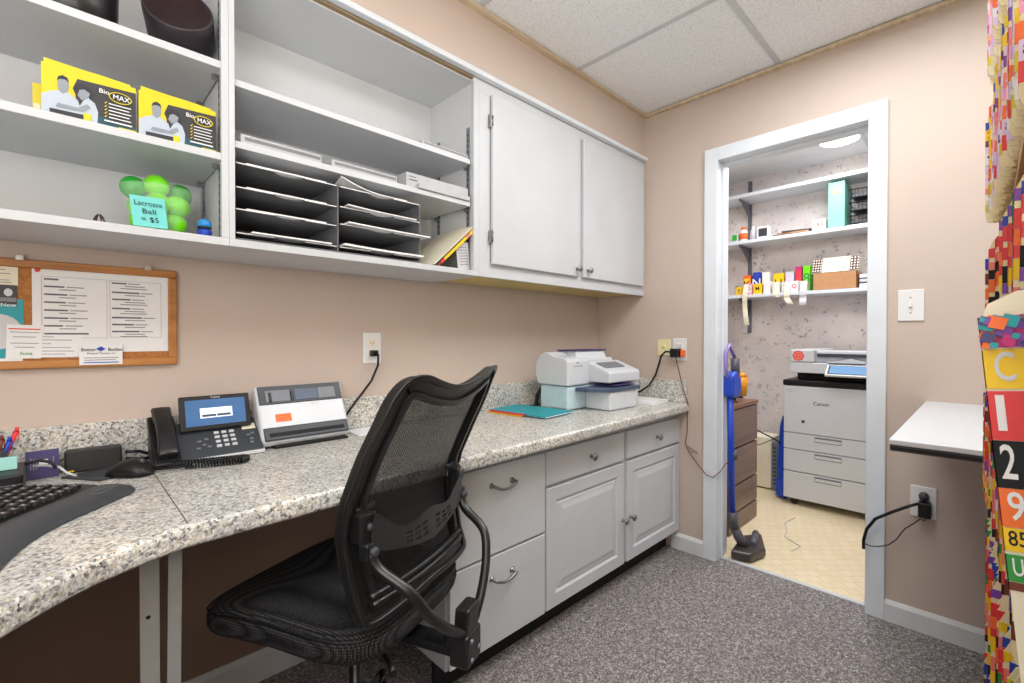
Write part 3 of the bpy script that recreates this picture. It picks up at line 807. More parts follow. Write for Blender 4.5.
for i in range(7):
    z = .062 - i * .0205; w_ = random.uniform(.034, .052) if i < 6 else .085
    bars(mb, c, a, u, [(-.121, -.121 + w_, z)], 0, .0020)
    if i < 6: bars(mb, c, a, u, [(-.121 + w_ + .004, -.121 + w_ + .038, z)], 1, .0014)
    bars(mb, c, a, u, [(-.093, -.060, z - .0075)], 1, .0014)
z = .081
for i in range(7):
    w_ = random.uniform(.032, .066)
    bars(mb, c, a, u, [(.012, .012 + w_, z)], 0, .0020); bars(mb, c, a, u, [(.012 + w_ + .003, min(.112, .012 + w_ + .03), z)], 1, .0014)
    bars(mb, c, a, u, [(.04, .085, z - .0075)], 1, .0014)
    if i in (0, 2, 3, 6): bars(mb, c, a, u, [(.03, .09, z - .014)], 1, .0014); z -= .006
    z -= .0195
mb.build('printed_lines', [M['ink'], M['ink2']], r_)
pin = MB().ball((-2.469, -.016, 1.331), .005).build('push_pin', M['red']); tag(pin, 'red push pin at the top left corner of the contact sheet', 'pin')
r_, c, a, u = sheet('memo_note', 'small pale yellow note at the upper left of the cork board', -2.585, -2.503, 1.288, 1.342, -.0112, 'creamw')
mb = MB(); bars(mb, c, a, u, [(-.01, .02, .012), (-.03, .028, .002), (-.02, .026, -.014), (-.01, .03, -.020)], 0, .001); mb.build('printed_lines', M['ink2'], r_)
r_, c, a, u = sheet('portrait_card', 'dark card with a small pale portrait head on the cork board', -2.575, -2.505, 1.240, 1.289, -.0124, 'charcoal', 0, 'card')
mb = MB(); mb.lathe([(.0075, 0), (.0075, -.0003)], (c.x + .020, c.y, c.z + .006), 16, 0, 1, 1.3, 'y').obox(c + a * .020 - u * .012, a * .014, Y * .0001, u * .005, 1); mb.build('portrait', [M['lightgrey'], M['mid']], r_)
r_, c, a, u = sheet('teal_brochure', 'teal brochure with a pale round panel pinned at the board edge', -2.590, -2.494, 1.104, 1.254, -.0118, 'teal', 0, 'brochure')
mb = MB().lathe([(.044, 0), (.044, -.0003)], (c.x + .002, c.y, c.z - .006), 28, 0, axis='y'); mb.build('round_panel', M['sheet2'], r_)
mb = MB(); text(mb, 'Now', .012, c + a * .022 + u * .060 - Y * .0006, X, Z, 0, .026, True); mb.build('lettering', M['sheet'], r_)
B('white_foot', c.x - .048, c.x + .046, c.y - .001, c.y - .0006, 1.097, 1.106, M['sheet'], r_, 0)
r_, c, a, u = sheet('clinic_card', 'white card with red heading line and green wordmark on the board', -2.524, -2.462, 1.105, 1.190, -.0132, 'sheet', -.03, 'card')
mb = MB(); bars(mb, c, a, u, [(-.028, .028, .032)], 1, .0016); bars(mb, c, a, u, [(-.026, .026, .024), (-.02, .02, .012), (-.024, .026, -.004), (-.016, .018, -.014)], 0, .001)
text(mb, 'Suna', .011, c - u * .030 + a * .004 - Y * .0004, a, u, 2, .022, True); mb.build('printed_lines', [M['ink2'], M['red'], M['green']], r_)
r_, c, a, u = sheet('printed_slip', 'white slip with faint print between the two cards, lapping the contact sheet', -2.467, -2.388, 1.106, 1.165, -.0124, 'sheet', -.02)
mb = MB(); bars(mb, c, a, u, [(-.034, -.012, .024), (-.034, .022, .016), (-.034, -.018, .006), (-.034, .02, -.004), (-.034, .026, -.013), (-.034, .01, -.021)], 0, .0009); mb.build('printed_lines', M['ink2'], r_)
r_, c, a, u = sheet('business_card', 'white card reading Better Bodies Physical Therapy Inc with a blue diamond', -2.392, -2.303, 1.084, 1.142, -.0218, 'sheet', .0, 'card')
mb = MB(); text(mb, 'Better', .0125, c + u * .012 - a * .026 - Y * .0004, a, u, 0, .030, True); text(mb, 'Bodies', .0125, c + u * .012 + a * .029 - Y * .0004, a, u, 0, .030, True)
text(mb, 'Physical Therapy, Inc', .007, c + u * .002 - Y * .0004, a, u, 0, .058)
mb.add([c + u * .014 + a * (-.001 + .010 * q) + u * .007 * w_ - Y * .0004 for q, w_ in ((-1, 0), (0, 1), (1, 0), (0, -1))], [(0, 1, 2, 3)], 1)
bars(mb, c, a, u, [(-.036, .036, -.010), (-.034, .030, -.016)], 2, .0011); bars(mb, c, a, u, [(-.036, .036, -.023)], 1, .0013)
mb.build('lettering', [M['inkblk'], M['blue'], M['ink2']], r_)

# ================================================================== DESK OBJECTS
ZC = .8056
# curved ergonomic keyboard, its own frame
kx, ky, ka = -2.443, -.553, math.radians(63)
kb = thing('ergonomic_keyboard', 'black wave-shaped ergonomic keyboard with a padded palm rest', 'keyboard', (kx, ky, ZC), ka)
def kfront(x): return .030 * math.cos(x * PI / .25) - .030 if abs(x) < .25 else -.06
# front edge bows: ends come forward less than the middle dips
def kf(x): return .022 * math.cos(x / .26 * PI * 1.0) * 1.0 - .010
mb = MB(); n = 24; vs = []; fs = []
sec = [(0, .004), (.012, .016), (.035, .022), (.065, .022), (.082, .018), (.082, .0), (0, .0)]
for i in range(n + 1):
    x = -.26 + .52 * i / n; e = min(1, (1 - abs(x) / .262) * 14)
    for (d_, h_) in sec: vs.append((x, kf(x) + d_ * (.6 + .4 * e) + (.010 * (1 - e)), h_ * (.55 + .45 * e)))
L_ = len(sec)
for i in range(n):
    for k in range(L_):
        q = (k + 1) % L_; fs.append((i * L_ + k, i * L_ + q, (i + 1) * L_ + q, (i + 1) * L_ + k))
fs.append(tuple(range(L_))); fs.append(tuple(n * L_ + k for k in range(L_)))
mb.add(vs, fs, 0, True)
mb.build('palm_rest', M['dkgrey'], kb, .001, 1, local=True)
mb = MB(); vs = []; fs = []
sec = [(.080, .0), (.080, .017), (.110, .023), (.200, .030), (.222, .028), (.226, .0)]; L_ = len(sec)
for i in range(n + 1):
    x = -.26 + .52 * i / n; b_ = kf(x)
    for (d_, h_) in sec: vs.append((x * (1 - .06 * (d_ > .15)), b_ * max(0, 1 - (d_ - .08) / .1) + d_ , h_))
for i in range(n):
    for k in range(L_):
        q = (k + 1) % L_; fs.append((i * L_ + k, i * L_ + q, (i + 1) * L_ + q, (i + 1) * L_ + k))
fs.append(tuple(range(L_))); fs.append(tuple(n * L_ + k for k in range(L_)))
mb.add(vs, fs); mb.build('key_deck', M['black'], kb, .002, 2, local=True)
def kcap(w_, d_):
    m_ = MB(); a, b = w_ / 2, d_ / 2; i_ = .0022
    m_.add([(-a, -b, 0), (a, -b, 0), (a, b, 0), (-a, b, 0), (-a + i_, -b + i_, .007), (a - i_, -b + i_, .007), (a - i_, b - i_, .0075), (-a + i_, b - i_, .0075)],
           [(0, 3, 2, 1), (4, 5, 6, 7), (0, 1, 5, 4), (1, 2, 6, 5), (2, 3, 7, 6), (3, 0, 4, 7)])
    m_.add([(-.003, -.002, .0078), (.001, -.002, .0078), (.001, .003, .0080), (-.003, .003, .0080)], [(0, 1, 2, 3)], 1)
    return m_
protos = {}
nk = 0
for row in range(5):
    yy = .099 + row * .0205
    xs = -.235
    while xs < .232:
        w_ = .018
        if row == 0 and -.10 < xs < -.0: w_ = .055
        elif row in (1, 2) and xs < -.22: w_ = .026
        if xs + w_ > .245: break
        if .086 < xs < .094 and row < 4: xs += .012
        xc = xs + w_ / 2
        key = round(w_, 3)
        if key not in protos:
            o = kcap(w_, .0175).build('key', [M['black2'], M['lightgrey']], kb, local=True); protos[key] = o
        else:
            o = protos[key].copy(); COL.objects.link(o)
        b_ = kf(xc) * max(0, 1 - (yy - .08) / .1)
        o.location = (xc, yy + b_, .0185 + .0095 * (yy - .09) / .1 + .002); o.rotation_euler = (math.radians(5), 0, 0)
        nk += 1; xs += w_ + .0018
mb = MB(); bx = [(.165, .010), (.215, .012), (.200, .032), (.160, .028)]
mb.tube([(q[0], q[1] + kf(q[0]) + .008, .0235) for q in bx], .0006, 5, 0, True); mb.build('logo_badge', M['mid'], kb, local=True)

# mouse
ms = thing('computer_mouse', 'glossy black computer mouse at the back corner of the keyboard', 'mouse', (-2.300, -.185, ZC), math.radians(-44 + 180))
mb = MB(); vs = []; fs = []; NU, NV = 14, 14
for i in range(NU + 1):
    t_ = i / NU; x = -.056 + .112 * t_; s = math.sqrt(max(0, 1 - ((t_ - .5) * 2) ** 4)) ; hh_ = .038 * math.sin(PI * (t_ * .86 + .10)) ** .8 if 0 < t_ < 1 else .012
    for j in range(NV + 1):
        q = PI * j / NV; vs.append((x, -.032 * s * math.cos(q), hh_ * s * math.sin(q) ** .7))
for i in range(NU):
    for j in range(NV): a_ = i * (NV + 1) + j; fs.append((a_, a_ + 1, a_ + NV + 2, a_ + NV + 1))
for i in range(NU): fs.append((i * (NV + 1), (i + 1) * (NV + 1), (i + 1) * (NV + 1) + NV, i * (NV + 1) + NV))
mb.add(vs, fs, 0, True); mb.build('shell', M['black'], ms, local=True)
MB().lathe([(.0001, -.004), (.009, -.004), (.009, .004), (.0001, .004)], (-.026, 0, .030), 16, 0, axis='y').build('scroll_wheel', M['dkgrey'], ms, local=True)
MB().tube([(-.054, 0, .017), (-.035, 0, .0318), (-.012, 0, .0385)], .0007, 5).build('button_split', M['black_m'], ms, local=True)
pt_ = tag(MB().prism([(-2.43, -.10), (-2.29, -.045), (-2.24, -.14), (-2.36, -.20)], 'xy', ZC, ZC + .004).build('mouse_pad', M['dkgrey'], None, .002), 'dark grey thin pad under the mouse behind keyboard', 'mouse pad')
ms.location.z += .0045

# black speaker bar, monitor foot, note dispenser
o = thing('black_speaker_bar', 'low black box standing against the granite upstand behind the mouse', 'speaker', (-2.365, -.045, ZC))
MB().obox((-2.365, -.045, ZC + .029), (.057, -.002, 0), (.0006, .017, 0), (0, .004, .0285)).build('housing', M['black'], o, .004)
MB().obox((-2.410, -.0635, ZC + .006), (.006, 0, 0), (0, .0005, 0), (0, 0, .002)).build('status_badge', M['gold'], o)
o = thing('monitor_stand', 'glossy black box with silver lines cut by the photo edge', 'monitor riser', (-2.60, -.17, ZC))
MB().box(-2.72, -2.488, -.235, -.085, ZC + .004, ZC + .052).build('housing', M['black'], o, .004)
MB().box(-2.72, -2.489, -.2365, -.235, ZC + .030, ZC + .0315).box(-2.4885, -2.487, -.18, -.1785, ZC + .006, ZC + .05).build('silver_line', M['mid'], o)
MB().box(-2.70, -2.50, -.225, -.095, ZC, ZC + .004).build('rubber_foot', M['black_m'], o)
pc = thing('pen_cup', 'dark pen cup fronted by a pale aqua note block', 'pen cup', (-2.535, -.135, ZC + .053))
zc_ = ZC + .053
MB().lathe([(.0001, 0), (.028, 0), (.030, .04), (.0275, .041), (.025, .002), (.0001, .002)], (-2.545, -.125, zc_), 20).build('cup', M['dkgrey'], pc)
MB().box(-2.600, -2.500, -.172, -.158, zc_, zc_ + .028).build('note_block', M['paleaqua'], pc, .001)
for i, (a_, b_, h_, m_, n_) in enumerate(((-2.524, -.135, .060, 'blue', 'blue'), (-2.517, -.120, .078, 'red', 'red'), (-2.540, -.118, .074, 'pink', 'pink topped'), (-2.532, -.140, .066, 'brownl', 'dark brown'), (-2.553, -.128, .062, 'inkblk', 'black'))):
    o = thing('pen', '%s pen standing in the dark pen cup' % n_, 'pen', (a_, b_, zc_))
    tx, ty = (a_ + 2.545) * .5, (b_ + .125) * .3
    MB().tube([(a_ - tx * .7, b_ - ty, zc_ + .004), (a_ + tx, b_ + ty, zc_ + h_)], .0045, 8).build('barrel', M[m_], o)
    MB().tube([(a_ + tx, b_ + ty, zc_ + h_), (a_ + tx * 1.1, b_ + ty, zc_ + h_ + .010)], [.0047, .003], 8).tube([(a_ + tx + .005, b_ - .002, zc_ + h_), (a_ + tx * .7 + .006, b_ - .002, zc_ + h_ - .022)], .0011, 5).build('cap', M[m_], o)
nc = thing('navy_card', 'navy blue card with a white square print leaning behind keyboard', 'card', (-2.47, -.07, ZC))
MB().obox((-2.462, -.060, ZC + .034), (.030, .003, 0), (0, .0006, 0), (0, .008, .034)).build('card_sheet', M['navy'], nc, .0004, 1)
mb = MB().obox((-2.460, -.0612, ZC + .038), (.008, .001, 0), (0, .0002, 0), (0, .002, .008), 0)
for k in range(3): mb.obox((-2.482 + k * .005, -.0625, ZC + .036), (.0009, 0, 0), (0, .0002, 0), (0, .003, .016 - .002 * k), 1)
mb.obox((-2.442, -.059, ZC + .036), (.0009, 0, 0), (0, .0002, 0), (0, .003, .014), 1)
mb.build('printed_marks', [M['sheet'], M['ink2']], nc)
MB_ = MB().tube([(-2.478, -.095, ZC + .040), (-2.455, -.090, ZC + .036), (-2.43, -.10, ZC + .028), (-2.418, -.11, ZC + .014), (-2.40, -.12, ZC + .004)], .003, 8)
tag(MB_.build('white_cable', M['lightgrey']), 'short white cable curling over by the navy card', 'cable')
MB_ = MB().tube([(-2.49, -.11, ZC + .050), (-2.465, -.10, ZC + .052), (-2.445, -.10, ZC + .044), (-2.438, -.11, ZC + .030)], .004, 8)
tag(MB_.build('black_cable', M['black']), 'black cable looping in front of the navy card', 'cable')
MB_ = MB().tube([(-2.30, -.04, ZC + .034), (-2.27, -.035, ZC + .030), (-2.25, -.03, ZC + .02)], .004, 8).tube([(-2.30, -.055, ZC + .018), (-2.27, -.06, ZC + .012), (-2.25, -.05, ZC + .01)], .005, 8)
tag(MB_.build('black_cable', M['black']), 'black cable between the speaker bar and desk phone', 'cable')

# ---- desk phone
ph = thing('desk_phone', 'black and silver office desk phone with tilted blue screen', 'telephone', (-2.11, -.10, ZC))
MB().prism([(-.165, .8075), (-.165, .818), (-.06, .900), (-.035, .900), (-.035, .8075)], 'yz', -2.250, -1.980).build('body', M['dkgrey'], ph, .004)
MB().prism([(-.168, .8065), (-.168, .816), (-.150, .822), (-.150, .8065)], 'yz', -2.252, -1.978).build('silver_edge', M['lightgrey'], ph, .002)
sl = Vector((0, .105, .082)).normalized(); nn = Vector((0, -sl.z, sl.y))
def onph(x, t_, h_=0): return Vector((x, -.165, .818)) + sl * t_ + nn * h_
# cradle and handset
MB().obox(onph(-2.222, .075, .006), (.031, 0, 0), sl * .092, nn * .008).build('cradle', M['black'], ph, .005)
hs = MB(); vs = []; fs = []; NN = 12
for i in range(NN + 1):
    t_ = i / NN; arch = .010 * math.sin(PI * t_); w_ = .025 - .004 * math.sin(PI * t_)
    for j in range(8):
        q = 2 * PI * j / 8; cxx = w_ * (1 if math.cos(q) > .1 else -1 if math.cos(q) < -.1 else 0); czz = .012 * math.sin(q)
        vs.append(onph(-2.220 + w_ * math.copysign(abs(math.cos(q)) ** .5, math.cos(q)), .002 + t_ * .178, .026 + arch + .011 * math.copysign(abs(math.sin(q)) ** .6, math.sin(q))))
for i in range(NN):
    for j in range(8): l = (j + 1) % 8; fs.append((i * 8 + j, i * 8 + l, (i + 1) * 8 + l, (i + 1) * 8 + j))
fs.append(tuple(range(8))); fs.append(tuple(NN * 8 + j for j in range(8)))
hs.add(vs, fs, 0, True)
h1 = hs.build('handset', M['black2'], ph, .003)
for q_ in (.022, .150): MB().obox(onph(-2.220, q_, .019), (.022, 0, 0), sl * .021, nn * .008).build('ear_pad', M['black'], ph, .004)
# screen
st = Vector((0, .030, .092)).normalized(); sn = Vector((0, -st.z, st.y)); S0 = Vector((-2.090, -.092, .884))
MB().obox(S0 + st * .050, (.092, 0, 0), st * .052, sn * .007).build('screen_bezel', M['black'], ph, .003)
MB().obox(S0 + st * .050 + sn * .0075, (.078, 0, 0), st * .039, sn * .0005).build('display', M['screen'], ph)
mb = MB().obox(S0 + st * .048 + sn * .0086, (.042, 0, 0), st * .015, sn * .0003, 0)
mb.obox(S0 + st * .040 + sn * .0092, (.037, 0, 0), st * .0035, sn * .0003, 1).obox(S0 + st * .040 + sn * .0096, (.0012, 0, 0), st * .004, sn * .0003, 0)
mb.build('dialog_box', [M['dialog'], M['slate']], ph)
mb = MB(); text(mb, 'Yealink', .0075, S0 + st * .095 + sn * .0078, X, st, 0, .026, True); mb.build('lettering', M['lightgrey'], ph)
for r in range(4):
    for q in range(3):
        o = MB().obox(onph(-2.094 + q * .020, .086 - r * .0175, .0015), (.0065, 0, 0), sl * .0045, nn * .002).build('keypad_button', M['lightgrey'], ph, .001)
for (a_, b_) in ((-2.14, .060), (-2.122, .066), (-2.13, .045), (-2.145, .034), (-2.118, .036), (-2.012, .062), (-2.000, .068), (-2.006, .046), (-2.008, .032)):
    MB().obox(onph(a_, b_, .0008), (.005, 0, 0), sl * .003, nn * .0015).build('function_button', M['mid'], ph, .0006)
MB().obox(onph(-2.005, .098, .0006), (.019, 0, 0), sl * .011, nn * .0006).build('paper_label', M['creamw'], ph)
# coiled cord
def coil(path, rad, turns, thick):
    pts = []; P_ = [Vector(p) for p in path]; n_ = turns * 10
    L = len(P_) - 1
    for i in range(n_ + 1):
        s = i / n_ * L; k = min(int(s), L - 1); f_ = s - k
        p = P_[k].lerp(P_[k + 1], f_); t_ = (P_[k + 1] - P_[k]).normalized(); w_ = t_.cross(Z).normalized()
        a_ = 2 * PI * i / 10; pts.append(p + w_ * rad * math.cos(a_) + Z * rad * math.sin(a_))
    return MB().tube(pts, thick, 5)
cc = coil([(-2.215, -.190, ZC + .011), (-2.17, -.200, ZC + .011), (-2.11, -.222, ZC + .011), (-2.06, -.238, ZC + .011), (-2.05, -.252, ZC + .011), (-2.07, -.262, ZC + .011), (-2.13, -.245, ZC + .011), (-2.19, -.218, ZC + .011)], .0078, 62, .0026)
co = tag(cc.build('coiled_phone_cord', M['black']), 'coiled black handset cord lying in front of the desk phone', 'cord')
co2 = MB().tube([(-2.215, -.150, ZC + .020), (-2.222, -.172, ZC + .012), (-2.225, -.185, ZC + .008), (-2.215, -.192, ZC + .009)], .0022, 6).tube([(-2.19, -.218, ZC + .011), (-2.215, -.212, ZC + .006), (-2.25, -.19, ZC + .006), (-2.272, -.14, ZC + .006)], .0024, 6)
o = co2.build('straight_lead', M['black'], None); o.parent = co

# ---- document scanner
sc = thing('document_scanner', 'white upright document scanner with dark slot and an orange note', 'scanner', (-1.83, -.09, ZC))
x0, x1 = -1.981, -1.696
f0, f1 = Vector((0, -.150, .832)), Vector((0, -.062, .998)); fd = (f1 - f0).normalized(); fn = Vector((0, -fd.z, fd.y)); FL = (f1 - f0).length
def onsc(x, t_, h_=0): return Vector((x, 0, 0)) + f0 + fd * t_ + fn * h_
MB().prism([(-.150, .832), (-.062, .998), (-.030, .992), (-.060, .815), (-.135, .812)], 'yz', x0, x1).build('body', M['wplastic'], sc, .010, 3)
MB().obox(onsc(-1.838, .022, .001), (.136, 0, 0), fd * .022, fn * .004).build('output_slot', M['dkgrey'], sc, .004)
MB().obox(onsc(-1.838, .018, .0045), (.120, 0, 0), fd * .006, fn * .002).build('slot_gap', M['black_m'], sc)
MB().obox(onsc(-1.838, FL - .034, .0008), (.136, 0, 0), fd * .032, fn * .002).build('top_cover', M['dkgrey'], sc, .003)
for k_, a_ in enumerate((-1.915, -1.825, -1.755)):
    MB().obox(onsc(a_, FL - .038, .003), (.038 if k_ != 2 else .030, 0, 0), fd * .020, fn * .0015).build('paper_guide', M['slate'] if k_ == 1 else M['mid'], sc, .002)
for a_ in (-1.94, -1.872): MB().obox(onsc(a_, FL - .042, .005), (.004, 0, 0), fd * .016, fn * .003).build('guide_rail', M['black'], sc, .001)
o = tag(MB().obox(onsc(-1.908, .074, .0012), (.024, 0, 0), fd * .013, fn * .0006).build('orange_sticker', M['orange']), 'salmon orange sticky note on the front of the scanner', 'note')
mb = MB()
for a_ in (-.008, .008): mb.tube([onsc(-1.800 + a_ + .005 * math.cos(q * PI / 5), .118 + .008 * math.sin(q * PI / 5), .0008) for q in range(10)], .0006, 5, 0, True)
mb.build('faint_emblem', M['lightgrey'], sc)
MB().box(-1.945, -1.705, -.150, -.06, ZC, ZC + .008).build('rubber_foot', M['black'], sc, .002)
paper_stack(-1.665, -1.52, -.150, -.030, ZC, .004, 'loose white paper sheets lying beside the scanner')

# ---- wall outlets
def outlet(cx, cy, cz, axis, label, m='white', w_=.078, h_=.122):
    r_ = thing('wall_outlet', label, 'outlet', (cx, cy, cz))
    U = X if axis == 'y' else Y; N = -Y if axis == 'y' else -X
    C_ = Vector((cx, cy, cz))
    MB().obox(C_ + N * .003, U * w_ / 2, N * .0029, Z * h_ / 2).build('cover_plate', M[m], r_, .002)
    for s in (-1, 1):
        c_ = C_ + N * .0065 + Z * s * .020
        f = MB().obox(c_, U * .017, N * .0015, Z * .0145).build('socket', M['creamw'] if axis == 'y' else M[m], r_, .003)
        mb = MB().obox(c_ + U * -.006 + N * .0017, U * .0011, N * .0003, Z * .0045).obox(c_ + U * .006 + N * .0017, U * .0011, N * .0003, Z * .0038).obox(c_ - Z * .009 + N * .0017, U * .0018, N * .0003, Z * .0018)
        mb.build('socket_slots', M['black_m'], f)
    return r_
outlet(-1.539, 0, 1.117, 'y', 'white outlet plate on the long wall above the scanner')
outlet(0, -.540, 1.094, 'x', 'white outlet plate above the worktop end, holding an orange night light')
outlet(0, -1.543, .513, 'x', 'white outlet plate low on the wall beside the doorway')
jk = thing('phone_jack', 'cream phone jack plate beside the outlet over the worktop end', 'wall plate', (0, -.449, 1.10))
B('cover_plate', -.006, -.0002, -.488, -.410, 1.058, 1.148, M['almond'], jk, .002)
MB().lathe([(.010, 0), (.010, -.004), (.006, -.006), (.0001, -.006)], (-.006, -.452, 1.108), 14, 0, axis='x').build('jack', M['almond'], jk)
sw = thing('light_switch', 'white single light switch plate right of the doorway', 'switch', (0, -1.5, 1.288))
B('cover_plate', -.006, -.0002, -1.541, -1.460, 1.226, 1.350, M['white'], sw, .002)
MB().obox((-.010, -1.5, 1.290), (.006, 0, -.003), (0, .005, 0), (.001, 0, .010)).build('toggle', M['white'], sw, .001)
for z in (1.258, 1.318): MB().lathe([(.003, 0), (.003, -.001)], (-.006, -1.5, z), 8, 0, axis='x').build('screw', M['mid'], sw)
# plugs and cords
p1 = thing('power_lead', 'black power cord from the long wall outlet to the scanner', 'cord', (-1.537, -.01, 1.09))
MB().box(-1.553, -1.523, -.030, -.008, 1.084, 1.108).build('plug', M['black'], p1, .004)
MB().tube([(-1.538, -.030, 1.096), (-1.532, -.042, 1.090), (-1.535, -.045, 1.05), (-1.56, -.040, .99), (-1.61, -.038, .93), (-1.645, -.038, .89), (-1.668, -.040, .86)], .0045, 8).build('cable', M['black'], p1)
p2 = thing('power_adapter', 'black power adapter in the outlet over worktop end, feeding two cords', 'adapter', (-.02, -.53, 1.07))
MB().box(-.050, -.008, -.552, -.505, 1.052, 1.098).build('adapter_body', M['black'], p2, .004)
MB().tube([(-.040, -.505, 1.080), (-.045, -.480, 1.082), (-.045, -.455, 1.06), (-.045, -.44, 1.01), (-.045, -.42, .95), (-.05, -.385, .89), (-.06, -.34, .855), (-.08, -.30, .835)], .0055, 8).build('thick_cable', M['black'], p2)
MB().tube([(-.03, -.530, 1.052), (-.028, -.548, .98), (-.026, -.572, .88), (-.026, -.600, .80), (-.02, -.592, .74), (-.02, -.592, .66), (-.02, -.582, .585), (-.02, -.610, .568), (-.02, -.650, .548), (-.02, -.620, .545), (-.02, -.585, .575), (-.02, -.615, .53), (-.022, -.66, .48), (-.028, -.70, .445), (-.028, -.735, .44), (-.012, -.762, .47), (.04, -.768, .50), (.13, -.775, .52)], .0024, 6).build('thin_cable', M['brownl'], p2)
nl = thing('night_light', 'small orange plug-in light in the outlet over the worktop end', 'night light', (-.01, -.56, 1.07))
MB().box(-.030, -.009, -.580, -.5535, 1.055, 1.092).build('housing', M['orange'], nl, .006)
p3 = thing('power_adapter', 'black power adapter in the low outlet with cords looping towards the doorway', 'adapter', (-.02, -1.54, .5))
MB().box(-.050, -.009, -1.568, -1.530, .462, .520).build('adapter_body', M['black'], p3, .004)
MB().lathe([(.0001, -.03), (.014, -.028), (.017, -.009), (.0001, -.009)], (0, -1.545, .538), 14, 0, axis='x').build('plug', M['dkgrey'], p3)
MB().tube([(-.045, -1.532, .515), (-.05, -1.505, .50), (-.05, -1.45, .46), (-.05, -1.40, .42), (-.05, -1.372, .37), (-.05, -1.362, .32), (-.05, -1.362, .285)], .0058, 8).build('thick_cable', M['black'], p3)
MB().tube([(-.03, -1.550, .462), (-.03, -1.548, .448), (-.03, -1.536, .452), (-.03, -1.520, .432), (-.03, -1.49, .40), (-.03, -1.465, .35), (-.03, -1.44, .32), (-.035, -1.41, .305), (-.045, -1.385, .302), (-.05, -1.362, .308)], .0022, 6).build('thin_cable', M['black'], p3)

# ---- blue and white desktop postage machine
pm = thing('postage_machine', 'white and pale blue desktop machine with slate blue feed deck', 'office machine', (-.45, -.25, ZC))
MB().box(-.690, -.300, -.315, -.135, ZC + .001, .922).build('base_housing', M['bluewhite'], pm, .012, 3)
hd = [(-.322, .925), (-.322, 1.045), (-.300, 1.060), (-.235, 1.068), (-.205, 1.084), (-.170, 1.086), (-.132, 1.064), (-.112, 1.02), (-.112, .965), (-.130, .925)]
MB().prism(hd, 'yz', -.700, -.540).build('head_housing', M['wplastic'], pm, .008, 3)
MB().box(-.541, -.310, -.315, -.125, .924, 1.055).build('rear_housing', M['wplastic'], pm, .010, 3)
MB().box(-.655, -.585, -.3235, -.3215, 1.018, 1.021).build('slot', M['mid'], pm)
mb = MB(); mb.box(-.632, -.618, -.3235, -.322, 1.033, 1.038); mb.build('badge', M['slate'], pm)
MB().prism([(-.29, 1.050), (-.27, 1.090), (-.15, 1.090), (-.13, 1.050)], 'yz', -.58, -.33).build('hopper', M['wplastic'], pm, .004)
MB().box(-.595, -.315, -.278, -.165, 1.090, 1.096).build('hopper_lid', M['navy'], pm, .002)
MB().prism([(-.440, .935), (-.440, .985), (-.425, .995), (-.300, 1.040), (-.300, .935)], 'yz', -.525, -.245).build('control_head', M['wplastic'], pm, .008, 3)
sl2 = Vector((0, .125, .045)).normalized(); sn2 = Vector((0, -sl2.z, sl2.y))
MB().obox(Vector((-.405, -.365, 1.0185)) + sn2 * .001, (.085, 0, 0), sl2 * .032, sn2 * .003).build('touch_panel', M['mid'], pm, .002)
MB().box(-.285, -.225, -.42, -.12, ZC + .001, .955).build('end_housing', M['wplastic'], pm, .010, 3)
MB().prism([(-.640, -.330), (-.630, -.395), (-.560, -.470), (-.300, -.475), (-.290, -.32), (-.640, -.32)], 'xy', .898, .916).build('feed_deck', M['slate'], pm, .002)
MB().prism([(-.52, -.345), (-.50, -.455), (-.335, -.462), (-.335, -.345)], 'xy', .922, .926).build('deck_flap', M['navy'], pm, .001)
MB().box(-.555, -.315, -.465, -.315, ZC + .001, .900).build('catch_drawer', M['wplastic'], pm, .010, 3)
MB().box(-.470, -.425, -.4665, -.4645, .845, .880).build('drawer_label', M['lightgrey'], pm)
MB().box(-.700, -.66, -.30, -.20, ZC, ZC + .003).box(-.69, -.3, -.09, -.06, ZC, ZC + .003).build('rubber_foot', M['black'], pm)
MB().tube([(-.64, -.135, .90), (-.665, -.115, .895), (-.672, -.10, .86), (-.672, -.095, .82), (-.66, -.09, .812)], .010, 8).build('rear_lead', M['black'], pm)
paper_stack(-.222, -.045, -.495, -.20, ZC, .016, 'white stack of forms on the worktop end beside the postage machine', cat='paper')
# teal folder with bright sheets
tf = thing('teal_folder', 'teal card folder lying flat on the granite', 'folder', (-.85, -.22, ZC))
MB().obox((-.845, -.215, ZC + .0105), (.108, .012, 0), (-.016, .165, 0), (0, 0, .0018)).obox((-.845, -.215, ZC + .0045), (.108, .012, 0), (-.016, .165, 0), (0, 0, .0008)).build('cover', M['teal'], tf)
MB().obox((-.843, -.217, ZC + .007), (.104, .012, 0), (-.015, .163, 0), (0, 0, .0014)).build('papers', M['sheet'], tf)
for i, (m_, n_) in enumerate((('gold', 'yellow'), ('orange', 'orange'), ('magenta', 'magenta'))):
    o = MB().obox((-.950 + .006 * i, -.165 - .006 * i, ZC + .002 + .0042 * i), (.028, .006, 0), (-.010, .105, 0), (0, 0, .0014)).build('index_card_pad', M[m_], None, .0005, 1)
    tag(o, '%s card pad peeking out beside the teal folder' % n_, 'card pad')

